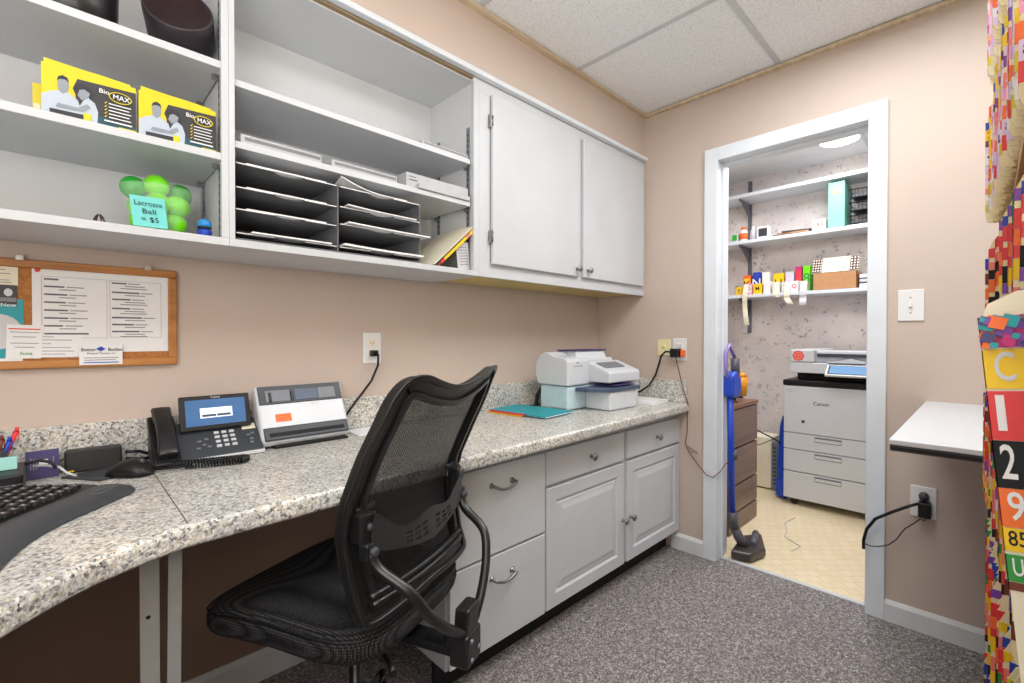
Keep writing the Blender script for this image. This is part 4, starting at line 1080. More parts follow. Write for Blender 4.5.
# ================================================================== OFFICE CHAIR
CH = thing('office_chair', 'black mesh-backed swivel office chair seen from behind', 'chair', (-1.8699, -.5813, .0812), math.radians(23)); CH.scale = (.93, .93, .93)
def prof_y(z):
    P_ = [(.50, -.198), (.53, -.190), (.575, -.172), (.645, -.158), (.72, -.150), (.80, -.168), (.90, -.214), (.98, -.256), (1.03, -.278), (1.075, -.302), (1.10, -.316)]
    for i in range(len(P_) - 1):
        if z <= P_[i + 1][0]:
            f_ = (z - P_[i][0]) / (P_[i + 1][0] - P_[i][0]); return P_[i][1] + f_ * (P_[i + 1][1] - P_[i][1])
    return P_[-1][1]
def bpt(x, z, off=0):
    return Vector((x, prof_y(z) - .030 * (1 - min(1, (abs(x) / .24)) ** 2) + off, z))
# outline of the back, going round, with raised shoulders and a dipped top
OUT = [(-.205, .520), (-.226, .532), (-.232, .575), (-.238, .64), (-.245, .72), (-.248, .80), (-.250, .88), (-.247, .95), (-.240, 1.01), (-.228, 1.052), (-.206, 1.072), (-.168, 1.074), (-.115, 1.058), (-.055, 1.043), (0, 1.038)]
OUT = OUT + [(-x, z) for x, z in reversed(OUT[:-1])]
OUT = OUT + [(.13, .522), (0, .530), (-.13, .522)]
def smooth_loop(P_, k=3):
    out = []; n_ = len(P_)
    for i in range(n_):
        a, b, c, d = [Vector(P_[(i + q) % n_]) for q in (-1, 0, 1, 2)]
        for t_ in range(k):
            t = t_ / k; v = .5 * ((2 * b) + (c - a) * t + (2 * a - 5 * b + 4 * c - d) * t ** 2 + (3 * b - a - 3 * c + d) * t ** 3); out.append((v.x, v.y))
    return out
RAWOUT = OUT; OUT = smooth_loop(OUT)
def inset(P_, d):
    n_ = len(P_); out = []
    for i in range(n_):
        a = Vector(P_[i - 1]); b = Vector(P_[(i + 1) % n_]); t_ = (b - a).normalized(); nrm = Vector((t_.y, -t_.x))
        out.append((P_[i][0] + nrm.x * d, P_[i][1] + nrm.y * d))
    return out
IN = inset(OUT, .046)
INm = inset(OUT, .019)
def band(P0, P1, y0, y1):
    mb = MB(); n_ = len(P0); vs = []
    for p, off in ((P0, y0), (P1, y0), (P1, y1), (P0, y1)): vs += [bpt(a, b, off) for a, b in p]
    fs = []
    for k in range(4):
        q = (k + 1) % 4
        for i in range(n_): j = (i + 1) % n_; fs.append((k * n_ + i, k * n_ + j, q * n_ + j, q * n_ + i))
    return mb.add(vs, fs, 0, True)
band(OUT, IN, -.008, .014).build('back_frame', M['black2'], CH, .003, 2, local=True)
band(inset(OUT, -.004), inset(OUT, .010), -.016, -.004).build('back_frame_rim', M['black2'], CH, .003, 2, local=True)
band(inset(OUT, .036), inset(OUT, .050), -.015, -.004).build('inner_rim', M['black2'], CH, .002, 2, local=True)
# mesh panel
mb = MB(); vs = []; fs = []; NX, NZ = 16, 26
def halfw(z):
    best = .2
    for i in range(11):
        z0_, z1_ = RAWOUT[i][1], RAWOUT[i + 1][1]
        if z0_ <= z <= z1_ and z1_ > z0_:
            f_ = (z - z0_) / (z1_ - z0_); best = -(RAWOUT[i][0] + f_ * (RAWOUT[i + 1][0] - RAWOUT[i][0]))
    return best - .022
for j in range(NZ + 1):
    z = .540 + (1.030 - .540) * j / NZ
    for i in range(NX + 1): vs.append(bpt(halfw(z) * (2 * i / NX - 1), z, .006))
for j in range(NZ):
    for i in range(NX): a = j * (NX + 1) + i; fs.append((a, a + 1, a + NX + 2, a + NX + 1))
mb.add(vs, fs, 0, True).build('mesh_panel', M['weave'], CH, local=True)
# curved cross rail low on the back
mb = MB()
for dz in (0, .016): mb.tube([bpt(x, .560 + dz + .0 * x, -.016) for x in [-.20 + .40 * i / 12 for i in range(13)]], .008, 8)
mb.build('lower_cross_rail', M['black2'], CH, local=True)
# lumbar plate with slots
mb = MB(); vs = []; fs = []; NX = 40
def lum(x):
    t_ = abs(x) / .205; top = .705 + .055 * t_ ** 2 + .012 * math.cos(t_ * PI * 2) * (1 if t_ < 1 else 0); bot = .640 + .045 * t_ ** 1.5
    return bot, top
slots = [s * q for s in (-1, 1) for q in (.030, .062, .094)]
rows_ = 10
for j in range(rows_ + 1):
    for i in range(NX + 1):
        x = -.205 + .41 * i / NX; b_, t_ = lum(x); z = b_ + (t_ - b_) * j / rows_
        p = bpt(x, z, -.046); vs.append(p)
for j in range(rows_):
    for i in range(NX):
        xm = -.205 + .41 * (i + .5) / NX
        if j in (2, 4, 6) and any(abs(xm - s) < .011 for s in slots): continue
        a = j * (NX + 1) + i; fs.append((a, a + 1, a + NX + 2, a + NX + 1))
mb.add(vs, fs, 0, False); mb.build('lumbar_plate', M['plate'], CH, 0, local=True, solid=.003)
# side brackets with knobs
for s in (-1, 1):
    p = bpt(s * .205, .735, -.022)
    br_ = MB().obox(p, (.020, s * .006, 0), (0, .016, 0), (0, 0, .034)).obox(p + Vector((0, -.012, -.050)), (.017, 0, 0), (0, .014, 0), (0, .0, .020)).obox(p + Vector((s * -.012, .004, .040)), (.030, 0, 0), (0, .005, 0), (0, 0, .008)).build('side_bracket', M['black2'], CH, .005, 2, local=True)
    MB().lathe([(.011, .0), (.011, -.014), (.008, -.018), (.0001, -.018)], tuple(p + Vector((0, -.020, -.050))), 16, 0, axis='y').build('pivot_knob', M['dkgrey'], br_, local=True)
    MB().lathe([(.009, .0), (.009, -.008), (.0001, -.010)], tuple(p + Vector((0, -.016, .004))), 16, 0, axis='y').build('bolt_head', M['dkgrey'], br_, local=True)
    q = p + Vector((0, -.018, -.055))
    pts = [q, q + Vector((-s * .006, -.020, -.035)), Vector((s * .182, -.290, .600)), Vector((s * .150, -.315, .540)), Vector((s * .095, -.330, .480)), Vector((s * .035, -.338, .435))]
    sm_ = []
    for i in range(len(pts) - 1):
        for k in range(4):
            t_ = k / 4; p0 = pts[max(i - 1, 0)]; p1 = pts[i]; p2 = pts[i + 1]; p3 = pts[min(i + 2, len(pts) - 1)]
            sm_.append(.5 * ((2 * p1) + (-p0 + p2) * t_ + (2 * p0 - 5 * p1 + 4 * p2 - p3) * t_ ** 2 + (-p0 + 3 * p1 - 3 * p2 + p3) * t_ ** 3))
    sm_.append(pts[-1])
    MB().tube(sm_, .0125, 12).build('back_support_tube', M['black2'], CH, local=True)
MB().obox((0, -.333, .440), (.032, 0, 0), (0, .020, 0), (0, -.004, .050)).obox((0, -.330, .385), (.038, 0, 0), (0, .026, 0), (0, 0, .040)).build('spine_block', M['black2'], CH, .006, 2, local=True)
for (a, b) in ((-.02, .41), (.02, .375), (-.018, .362)): MB().lathe([(.006, 0), (.006, -.004), (.0001, -.005)], (a, -.357, b), 10, 0, axis='y').build('spine_screw', M['mid'], CH, local=True)
MB().obox((0, -.21, .372), (.030, 0, 0), (0, .13, 0), (0, 0, .010)).obox((-.012, -.25, .392), (.006, 0, 0), (0, .03, 0), (0, 0, .016)).build('tilt_arm', M['black'], CH, .004, local=True)
MB().box(-.085, .085, -.10, .13, .345, .392).build('tilt_mechanism', M['black'], CH, .010, local=True)
MB().tube([(.06, -.02, .37), (.16, -.03, .366), (.24, -.035, .360)], [.006, .006, .010], 8).build('adjust_lever', M['black'], CH, local=True)
MB().tube([(-.06, -.10, .37), (-.12, -.19, .372), (-.14, -.215, .370)], [.006, .006, .010], 8).build('adjust_lever', M['black'], CH, local=True)
# seat
mb = MB(); vs = []; fs = []; NS, NR = 48, 9
def seat_r(a_):
    c_, s_ = math.cos(a_), math.sin(a_); e = 4.6
    r_ = 1 / ((abs(c_) ** e + abs(s_) ** e) ** (1 / e)); x = r_ * c_; y = r_ * s_
    return x * (.250 + .030 * (y > 0) * y), .062 + y * .282
ringsd = [(0.0001, .493, 0), (.30, .492, 0), (.60, .491, 0), (.80, .490, 0), (.92, .487, 0), (.975, .478, 0), (1.0, .462, 0), (.998, .440, 0), (.97, .422, 0), (.90, .412, 0), (.6, .405, 0), (.0001, .402, 0)]
for (k_, z, _) in ringsd:
    for i in range(NS):
        a_ = 2 * PI * i / NS; x, y = seat_r(a_); yy = .062 + (y - .062) * k_
        zz = z + (.010 * math.cos(min(1, abs(x * k_) / .25) * PI) * -.5 if z > .48 else 0)
        if yy > .18: zz -= (yy - .18) * .16
        vs.append((x * k_, yy, zz))
for j in range(len(ringsd) - 1):
    for i in range(NS): l = (i + 1) % NS; fs.append((j * NS + i, j * NS + l, (j + 1) * NS + l, (j + 1) * NS + i))
mb.add(vs, fs, 0, True); mb.build('seat', M['seatfab'], CH, 0, 2, 1, local=True)
DZ = -.0873
seam = []
for i in range(NS):
    a_ = 2 * PI * i / NS; x, y = seat_r(a_); zz = .4785
    if y > .18: zz -= (y - .18) * .16
    seam.append((x * .982, .062 + (y - .062) * .982, zz))
MB().tube(seam, .0025, 6, 0, True).build('seat_piping', M['black'], CH, local=True)
# column and five-star base
MB().lathe([(.028, .10), (.028, .26), (.018, .265), (.018, .43)], (0, .02, DZ), 20).build('gas_column', M['black2'], CH, local=True)
for k in range(5):
    a_ = 2 * PI * k / 5 + PI / 2 + .12; c_, s_ = math.cos(a_), math.sin(a_)
    pts = [(.02 * c_, .02 + .02 * s_, .125 + DZ), (.10 * c_, .02 + .10 * s_, .128 + DZ), (.20 * c_, .02 + .20 * s_, .112 + DZ), (.30 * c_, .02 + .30 * s_, .082 + DZ), (.315 * c_, .02 + .315 * s_, .074 + DZ)]
    lg_ = MB().tube(pts, [.026, .024, .019, .014, .010], 10).build('base_leg', M['chrome'], CH, local=True)
    mb = MB().tube([(.305 * c_, .02 + .305 * s_, .078 + DZ), (.305 * c_, .02 + .305 * s_, .050 + DZ)], .006, 8)
    wx, wy = .305 * c_ - .018 * s_, .02 + .305 * s_ + .018 * c_
    for off in (-.014, .014):
        mb.tube([(wx + c_ * (off - .008), wy + s_ * (off - .008), .027 + DZ), (wx + c_ * (off + .008), wy + s_ * (off + .008), .027 + DZ)], .0265, 18)
    mb.build('caster', M['casters'], lg_, local=True)
#@@PART3
# ================================================================== STORE CLOSET
for i, (z0, n_) in enumerate(((2.320, 'top'), (1.935, 'middle'), (1.487, 'lowest'))):
    s_ = thing('wall_shelf', 'white painted closet shelf, the %s of the three' % n_, 'shelf', (1.75, -1, z0))
    B('shelf_board', 1.62, 1.885, -1.998, -.052, z0, z0 + .026, M['trim'], s_, .002)
    for y in (-.26, -1.15):
        MB().prism([(1.885, z0 - .001), (1.64, z0 - .001), (1.64, z0 - .018), (1.70, z0 - .030), (1.868, z0 - .13), (1.885, z0 - .13)], 'xz', y - .003, y + .003).build('bracket_arm', M['bracket'], s_)
for y, n_ in ((-.26, 'left'), (-1.15, 'centre')):
    mb = MB().box(1.886, 1.8995, y - .014, y + .014, 1.20, 2.52)
    o = mb.build('bracket_rail', M['bracket'], None, .001); tag(o, 'dark steel bracket rail on the closet wall, %s one' % n_, 'rail')

def small_box(name, label, cat, x, y, z, dx, dy, dz, m, face=None, txt=None, fm='red', group=None, rot=0):
    r_ = thing(name, label, cat, (x, y, z), 0, group)
    MB().box(x, x + dx, y - dy / 2, y + dy / 2, z, z + dz).build('carton', M[m], r_, .002)
    mb = MB()
    if face: mb.box(x - .0008, x - .0002, y - dy * .38, y + dy * .38, z + dz * .2, z + dz * .85, 0)
    if txt: text(mb, txt, dz * .5, (x - .0012, y, z + dz * .52), -Y, Z, 1, None, True)
    if face or txt: mb.build('printed_label', [M[face or m], M[fm]], r_)
    return r_
SZ = 1.9615
small_box('small_carton', 'small white carton with green print at the left end of the middle closet shelf', 'carton', 1.66, -.215, SZ, .06, .05, .075, 'sheet2', 'leaf')
# orange labelled bottle
bt = thing('bottle', 'small bottle with orange label on the middle closet shelf', 'bottle', (1.67, -.275, SZ))
MB().lathe([(.0001, 0), (.028, 0), (.03, .01), (.03, .085), (.018, .10), (.016, .105)], (1.69, -.278, SZ), 18).build('body', M['sheet'], bt)
MB().lathe([(.0306, .02), (.0306, .07)], (1.69, -.278, SZ), 18).build('paper_label', M['orange'], bt)
MB().lathe([(.018, .10), (.019, .125), (.0001, .127)], (1.69, -.278, SZ), 14).build('cap', M['orange'], bt)
MB_ = thing('bottle', 'slim white bottle between the orange labelled bottle and the white pad box', 'bottle', (1.69, -.345, SZ))
MB().lathe([(.0001, 0), (.022, 0), (.023, .08), (.012, .095), (.012, .12), (.0001, .121)], (1.69, -.352, SZ), 16).build('body', M['sheet2'], MB_)
small_box('small_carton', 'white square carton with dark print block on the middle closet shelf', 'carton', 1.66, -.435, SZ, .07, .085, .10, 'sheet', 'dkgrey')
bk = thing('booklet_pile', 'thin pile of dark brown booklets lying askew on the middle closet shelf', 'booklet', (1.70, -.65, SZ))
for i, (a_, m_) in enumerate(((.02, 'brown_cab'), (-.05, 'kraft'), (.09, 'dkgrey'))):
    c_ = Vector((1.73, -.62 - .03 * i, SZ + .006 + .011 * i))
    MB().obox(c_, (.075, a_ * .075, 0), (-a_ * .11, .11, .003), (0, 0, .0048)).build('booklet', M[m_], bk)
small_box('small_carton', 'white carton with red lettering beside the mint file box', 'carton', 1.655, -.822, SZ, .08, .085, .085, 'sheet', None, 'LRB', 'red')
B_ = thing('blue_tray', 'flat blue carton under the red lettered carton', 'carton', (1.66, -.82, SZ))
mbx = thing('file_box', 'tall mint green magazine file box on the middle closet shelf', 'file box', (1.66, -.93, SZ))
COL.objects.unlink(B_); bpy.data.objects.remove(B_)
mb = MB().prism([(1.652, SZ), (1.86, SZ), (1.86, SZ + .34), (1.652, SZ + .34)], 'xz', -.984, -.884)
mb.build('file_case', M['mint'], mbx, .002)
B('label_holder', 1.6495, 1.6518, -.958, -.910, SZ + .255, SZ + .285, M['gold'], mbx, 0)
B('label_card', 1.6488, 1.6494, -.953, -.915, SZ + .260, SZ + .280, M['mint'], mbx, 0)
wt = thing('wire_letter_trays', 'stack of three black wire letter trays at the end of the middle closet shelf', 'letter tray', (1.66, -1.15, SZ))
for k in range(3):
    z = SZ + .018 + k * .095; mb = MB()
    for dz, r_ in ((0, .003), (.055, .004)):
        yL, yR = -1.005 - .004, -1.32; ins = 0 if dz else .012
        mb.tube([(1.66 + ins, yL - ins, z + dz), (1.66 + ins, yR + ins, z + dz), (1.87 - ins, yR + ins, z + dz), (1.87 - ins, yL - ins, z + dz)], r_, 6, 0, True)
    for i in range(14):
        y = -1.02 - i * .0225; mb.tube([(1.66, y, z + .055), (1.672, y, z), (1.858, y, z), (1.87, y, z + .055)], .0014, 4)
    for x in (1.70, 1.74, 1.78, 1.82): mb.tube([(x, -1.009, z + .055), (x, -1.021, z), (x, -1.308, z), (x, -1.32, z + .055)], .0014, 4)
    for y in (-1.02, -1.31): mb.tube([(1.668, y, z - .018), (1.668, y, z + .07)], .004, 6)
    mb.build('wire_tray', M['black'], wt)
    MB().box(1.675, 1.855, -1.30, -1.025, z + .004, z + .022).build('papers', M['dkgrey'], wt)
MB().box(1.64, 1.66, -1.33, -1.0, SZ + .0002, SZ + .006).build('front_paper', M['sheet'], wt)

# lower shelf: label rolls in small cartons, some trailing strips
S3 = 1.5135
rolls = [(-.255, .055, .070, 'gold', 'gold', 'E', 'dkgrey', 'amber carton of label rolls', 1.66), (-.33, .06, .09, 'pink', 'sheet', 'O', 'orange', 'pink carton with an orange O label', 1.65),
         (-.40, .065, .085, 'gold', 'gold', 'M', 'inkblk', 'yellow carton with black M label', 1.65), (-.470, .05, .10, 'sheet', 'sheet', None, 'red', 'plain white narrow carton', 1.65),
         (-.535, .055, .085, 'creamw', 'sheet', 'J', 'red', 'white carton with red J label', 1.65), (-.60, .05, .085, 'sheet2', 'sheet', 'T', 'inkblk', 'white carton with black T label', 1.65),
         (-.665, .055, .085, 'sheet', 'sheet', 'Q', 'red', 'white carton with red Q label', 1.65), (-.725, .05, .08, 'creamw', 'inkblk', 'A', 'sheet', 'cream carton with black A label', 1.65),
         (-.29, .06, .17, 'orange', 'gold', 'K', 'inkblk', 'tall orange carton in the rear row', 1.735), (-.365, .06, .19, 'blue', 'blue', 'N', 'sheet', 'navy blue capped carton in the rear row', 1.735),
         (-.435, .055, .185, 'sheet', 'sheet', None, 'red', 'tall white carton in the rear row', 1.735), (-.53, .075, .165, 'gold', 'gold', 'H', 'brownl', 'golden carton with brown H label in the rear row', 1.735),
         (-.61, .06, .17, 'sheet2', 'lav', None, 'red', 'lavender labelled carton in the rear row', 1.735), (-.672, .045, .205, 'magenta', 'red', None, 'red', 'dark red carton in the rear row', 1.735),
         (-.728, .05, .205, 'lime', 'lime', '8', 'green', 'lime green carton in the rear row', 1.735), (-.778, .04, .205, 'leaf', 'green', 'I', 'sheet', 'green carton in the rear row', 1.735)]
for (y, w_, h_, m_, fm_, t_, tm_, lb, x) in rolls:
    small_box('label_carton', lb + ' on the lowest closet shelf', 'carton', x, y, S3, .07, w_, h_, m_, fm_, t_, tm_, 'label roll cartons on the lowest closet shelf')
def strip(y, w_, z0, z1, lb, m='creamw', curl=.02):
    mb = MB(); vs = []; n_ = 14
    pts = [(1.648, z0), (1.636, z0 - .004), (1.612, S3 + .016), (1.605, S3 - .01)]
    for i in range(8): pts.append((1.604 + .006 * math.sin(i * .9), S3 - .02 + (z1 - S3 + .02) * (i + 1) / 8))
    for i, (x, z) in enumerate(pts):
        sh = curl * max(0, i - 6) / 5
        vs += [(x, y - w_ / 2 - sh, z), (x, y + w_ / 2 - sh, z)]
    fs = [(2 * i, 2 * i + 1, 2 * i + 3, 2 * i + 2) for i in range(len(pts) - 1)]
    mb.add(vs, fs); o = mb.build('label_strip', M[m], None, solid=.0008); tag(o, lb, 'paper strip')
strip(-.318, .036, 1.600, 1.262, 'longest white label strip hanging from the lowest closet shelf')
strip(-.625, .042, 1.590, 1.415, 'cream label strip with curled end hanging by the middle of the lowest shelf', curl=.03)
strip(-.735, .046, 1.585, 1.405, 'pale lavender strip hanging beside the cardboard box on the lowest shelf', 'sheet2', .0)
strip(-.545, .030, 1.600, 1.475, 'short cream label strip folding over the lowest shelf edge', 'creamw', .04)
cb = thing('cardboard_box', 'open brown cardboard box with a dotted white lid on the lowest closet shelf', 'box', (1.66, -.92, S3))
mb = MB(); a0, a1, b0, b1, c0, c1 = 1.64, 1.86, -1.062, -.790, S3, S3 + .125
mb.box(a0, a1, b0, b1, c0, c0 + .004).box(a0, a0 + .004, b0, b1, c0, c1).box(a1 - .004, a1, b0, b1, c0, c1).box(a0, a1, b0, b0 + .004, c0, c1).box(a0, a1, b1 - .004, b1, c0, c1)
mb.build('box_body', M['kraft'], cb)
mb = MB(); O_ = Vector((1.672, -.926, c1 + .060)); la = Vector((.040, 0, .085)).normalized(); ln_ = Vector((-la.z, 0, la.x))
mb.obox(O_, Y * .145, la * .062, ln_ * .003, 0)
mb.obox(O_ + Y * .112 + ln_ * .0034, Y * .032, la * .060, ln_ * .0003, 1).obox(O_ - Y * .117 + ln_ * .0034, Y * .027, la * .060, ln_ * .0003, 1)
for s in (.088, .104, .120, .136, -.100, -.118, -.136):
    for q in (-.045, -.022, 0, .022, .045):
        mb.obox(O_ + Y * s + la * (q + .008 * (int(abs(s) * 1000) % 2)) + ln_ * .0040, Y * .0042, la * .0055, ln_ * .0003, 0)
mb.obox(O_ - Y * .055 - la * .035 + ln_ * .0036, Y * .017, la * .004, ln_ * .0003, 2)
mb.build('lid', [M['creamw'], M['darkbox'], M['mid']], cb)
MB().box(a0 + .01, a1 - .01, b0 + .01, b1 - .01, c1 - .02, c1 - .002).build('dark_contents', M['darkbox'], cb)
pb = thing('paper_pack', 'stack of blue and white paper pads right of the cardboard box on closet shelf', 'paper', (1.66, -1.16, S3))
for i, (m_, h_) in enumerate((('sheet', .03), ('slate', .012), ('sheet2', .02), ('slate', .01), ('sheet', .025))):
    z = S3 + sum((.03, .012, .02, .01, .025)[:i]); B('pad', 1.65 + .004 * (i % 2), 1.84, -1.27, -1.075, z + .0003, z + h_, M[m_], pb, .001)

# copier
cp = thing('office_copier', 'white floor-standing office copier with a tilted touch screen', 'copier', (1.5, -1.02, 0))
x0 = 1.19; y0, y1 = -1.33, -.722
MB().box(x0 + .02, 1.84, y0, y1, .045, .828).build('body', M['lightgrey'], cp, .006)
for (z0, z1, nm) in ((.505, .828, 'front_door'), (.392, .500, 'paper_drawer'), (.240, .387, 'paper_drawer'), (.050, .234, 'paper_drawer')):
    d = B(nm, x0, x0 + .019, y0 + .002, y1 - .002, z0, z1, M['wplastic'], cp, .004)
    if nm == 'paper_drawer':
        yc = -.985; zt = z1 - .008
        mb = MB().box(x0 - .0006, x0 - .0001, yc - .075, yc + .075, zt - .036, zt, 0).box(x0 - .004, x0 - .0006, yc - .072, yc + .072, zt - .030, zt - .012, 1)
        mb.build('drawer_pull', [M['mid'], M['wplastic']], d)
MB().box(x0 - .005, 1.84, y0, y1 + .004, .829, .868).prism([(x0 + .04, .868), (x0 + .30, .895), (1.84, .90), (1.84, .868)], 'xz', y0 + .12, y1 - .05).build('output_tray', M['black'], cp, .006)
MB().box(x0 + .10, 1.84, y0, y1 - .06, .868, .922).box(x0 + .02, x0 + .30, y0, y0 + .10, .868, .912).build('output_bay', M['black_m'], cp)
MB().box(x0 + .01, 1.80, y0, y1 - .038, .918, .990).build('scanner_bed', M['wplastic'], cp, .006)
MB().box(x0 + .005, 1.80, -.90, y1 - .040, .992, 1.078).box(x0 + .06, 1.80, y0, -.90, .992, 1.030).box(x0 + .03, x0 + .22, y0, -.91, 1.030, 1.072).build('feeder_lid', M['wplastic'], cp, .008)
MB().prism([(x0 + .031, 1.032), (x0 + .05, 1.052), (x0 + .30, 1.060), (x0 + .30, 1.032)], 'xz', y0 + .03, -.915).box(x0 + .0285, x0 + .031, y0 + .04, -.915, 1.030, 1.052).build('feed_slot', M['dkgrey'], cp)
MB().box(x0 - .012, x0 + .20, -1.18, -.98, .993, 1.000).prism([(-1.18, 1.0), (-1.10, 1.024), (-1.02, 1.0)], 'yz', x0 - .010, x0 + .10).build('paper_guide', M['wplastic'], cp)
# touch panel
tp = Vector((x0 - .045, -1.115, .945)); tv = Vector((.055, 0, .045)).normalized(); tn = Vector((-tv.z, 0, tv.x))
MB().obox(tp, Y * .135, tv * .052, tn * .008).build('touch_panel', M['wplastic'], cp, .004)
MB().obox(tp + tn * .0085, Y * .122, tv * .042, tn * .0005).build('panel_bezel', M['black'], cp)
MB().obox(tp + tn * .0095, Y * .112, tv * .036, tn * .0004).build('display', M['screen2'], cp)
MB().obox(tp - tn * .02 + X * .03, Y * .04, X * .05, Z * .012).build('panel_arm', M['lightgrey'], cp, .003)
mb = MB(); text(mb, 'Canon', .034, (x0 - .0006, -.945, .715), -Y, Z, 0, .088, True)
mb.box(x0 - .0006, x0 - .0001, -.842 - .009, -.842 + .009, .578, .596, 0).box(x0 - .0006, x0 - .0001, -.775, -.735, .800, .803, 1).box(x0 - .0006, x0 - .0001, -.80, -.74, .785, .787, 1).box(x0 - .0006, x0 - .0001, -1.31, -1.235, .560, .563, 1).box(x0 - .0006, x0 - .0001, -1.275, -1.262, .545, .552, 0)
mb.build('lettering', [M['inkblk'], M['ink2']], cp)
mb = MB().lathe([(.036, 0), (.036, -.0006)], (x0 + .0048, -.810, 1.035), 8, 0, axis='x').lathe([(.028, 0), (.028, -.0004)], (x0 + .0040, -.810, 1.035), 20, 1, axis='x')
for k in range(4): mb.box(x0 + .0028, x0 + .0034, -.830, -.790, 1.020 + k * .009, 1.023 + k * .009, 0)
mb.build('red_sticker', [M['red'], M['salmon']], cp)
for a, b in ((1.24, -.78), (1.24, -1.27), (1.78, -.78), (1.78, -1.27)):
    MB().tube([(a - .012, b, .022), (a + .012, b, .022)], .0215, 16).box(a - .018, a + .018, b - .018, b + .018, .036, .0495).build('caster', M['casters'], cp)

# brown drawer chest
ch = thing('drawer_chest', 'worn brown laminate four-drawer chest just inside the doorway', 'chest', (.55, -.36, 0))
MB().box(.34, .808, -.660, -.09, .02, .735).build('carcass', M['brown_cab'], ch)
B('top_board', .335, .815, -.680, -.08, .735, .757, M['brown_top'], ch, .002)
for (a, b) in ((.505, .728), (.285, .493), (.118, .273), (.004, .108)):
    B('drawer', .345, .806, -.676, -.661, a, b, M['brown_cab'], ch, .002)
mb = MB().tube([(.62, -.60, .768), (.66, -.585, .785), (.72, -.58, .783), (.76, -.60, .768)], [.008, .018, .016, .006], 10)
tag(mb.build('hand_tool', M['black']), 'black hand tool lying on the brown drawer chest', 'tool')
mb = MB().tube([(.44, -.62, .764), (.50, -.60, .764), (.56, -.63, .764), (.53, -.65, .764)], .004, 6)
tag(mb.build('coiled_lead', M['black']), 'small black lead lying coiled on the brown chest top', 'cord')

# stick vacuum leaning inside the doorway
vc = thing('stick_vacuum', 'blue upright stick vacuum with amber bin and dark floor head', 'vacuum cleaner', (.16, -.80, 0))
MB().prism([(.060, -.790), (.300, -.762), (.405, -.830), (.215, -.910), (.090, -.880)], 'xy', .008, .055).build('floor_head', M['vac_brown'], vc, .012, 3)
MB().tube([(.19, -.855, .062), (.36, -.815, .062)], .018, 10).build('brush_window', M['vac_grey'], vc)
MB().tube([(.17, -.82, .055), (.145, -.800, .10), (.125, -.785, .16)], [.028, .026, .022], 12).build('swivel_neck', M['vac_grey'], vc)
MB().tube([(.125, -.785, .15), (.113, -.780, .24)], .024, 14).build('lower_collar', M['vac_grey'], vc)
MB().tube([(.113, -.780, .23), (.095, -.776, .60), (.085, -.773, .90)], .0165, 14).build('tube', M['vac_blue'], vc)
MB().tube([(.112, -.787, .52), (.108, -.787, .56)], .0195, 14).build('tube_clip', M['vac_grey'], vc)
MB().prism([(.05, .85), (.14, .84), (.175, .885), (.165, .945), (.11, .985), (.05, .96)], 'xz', -.805, -.750).build('motor_housing', M['vac_blue'], vc, .014, 3)
MB().tube([(.215, -.782, .845), (.215, -.782, .945)], [.028, .036], 16).tube([(.215, -.782, .948), (.212, -.782, .968)], [.032, .020], 16).build('dust_bin', M['amber'], vc)
MB().tube([(.155, -.775, .96), (.150, -.775, 1.05)], .022, 16).build('cyclone', M['vac_grey'], vc)
MB().tube([(.06, -.772, .94), (.04, -.770, 1.00), (.04, -.770, 1.08), (.08, -.771, 1.12), (.145, -.774, 1.055)], .009, 10).build('handle', M['lilac'], vc)

# things on the closet floor behind
pu = thing('air_purifier', 'cream appliance with grey ribbed side on the closet floor', 'appliance', (1.50, -.54, 0))
MB().box(1.43, 1.62, -.575, -.43, .008, .40).build('body', M['creamw'], pu, .012, 3)
mb = MB().box(1.425, 1.63, -.625, -.577, .006, .375)
mb.build('side_panel', M['mid'], pu, .015, 3)
mb = MB()
for k in range(10): mb.box(1.424, 1.4255, -.612, -.59, .05 + k * .03, .062 + k * .03)
mb.build('louvres', M['dkgrey'], pu)
MB().box(1.46, 1.60, -.56, -.45, 0, .008).build('rubber_foot', M['black'], pu)
bb_ = thing('blue_bag', 'limp royal blue cloth bag wedged beside the copier', 'bag', (1.33, -.68, 0))
MB().prism([(-.716, .20), (-.700, .55), (-.690, .60), (-.672, .52), (-.655, .22), (-.665, .10), (-.71, .10)], 'yz', 1.28, 1.34).build('cloth_body', M['vac_blue'], bb_, .010, 3)
MB().prism([(-.712, .0), (-.714, .12), (-.652, .14), (-.650, .02)], 'yz', 1.27, 1.35).build('bag_bottom', M['vac_blue'], bb_, .008)
tag(MB().tube([(.80, -.60, .56), (1.0, -.62, .52), (1.2, -.66, .44), (1.36, -.70, .36), (1.6, -.68, .34)], .005, 6).build('black_cable', M['black']), 'black cable slung between the brown chest and the copier', 'cable')
tag(MB().tube([(.82, -.55, .42), (1.1, -.60, .405), (1.4, -.62, .41), (1.8, -.62, .44)], .0035, 6).build('grey_cable', M['dkgrey']), 'thinner grey cable sagging below the black one', 'cable')
tag(MB().tube([(.40, -.98, .003), (.50, -1.0, .003), (.58, -.90, .003), (.70, -.88, .003), (.80, -.84, .003), (.95, -.86, .003)], .0022, 6).build('thin_floor_wire', M['lightgrey']), 'thin pale wire lying on the closet floor', 'wire')
hk = thing('wall_hook', 'small dark round hook on the closet wallpaper', 'hook', (1.88, -1.10, 1.36))
MB().lathe([(.014, 0), (.012, -.012), (.020, -.02), (.0001, -.024)], (1.8995, -1.105, 1.37), 14, 0, axis='x').build('hook_knob', M['dkgrey'], hk)
lt = thing('ceiling_light', 'round lit opal ceiling light in the closet', 'ceiling light', (1.44, -.99, 2.53))
MB().lathe([(.125, 2.5399), (.130, 2.530), (.12, 2.522)], (1.44, -.99, 0), 32).build('rim', M['trim'], lt)
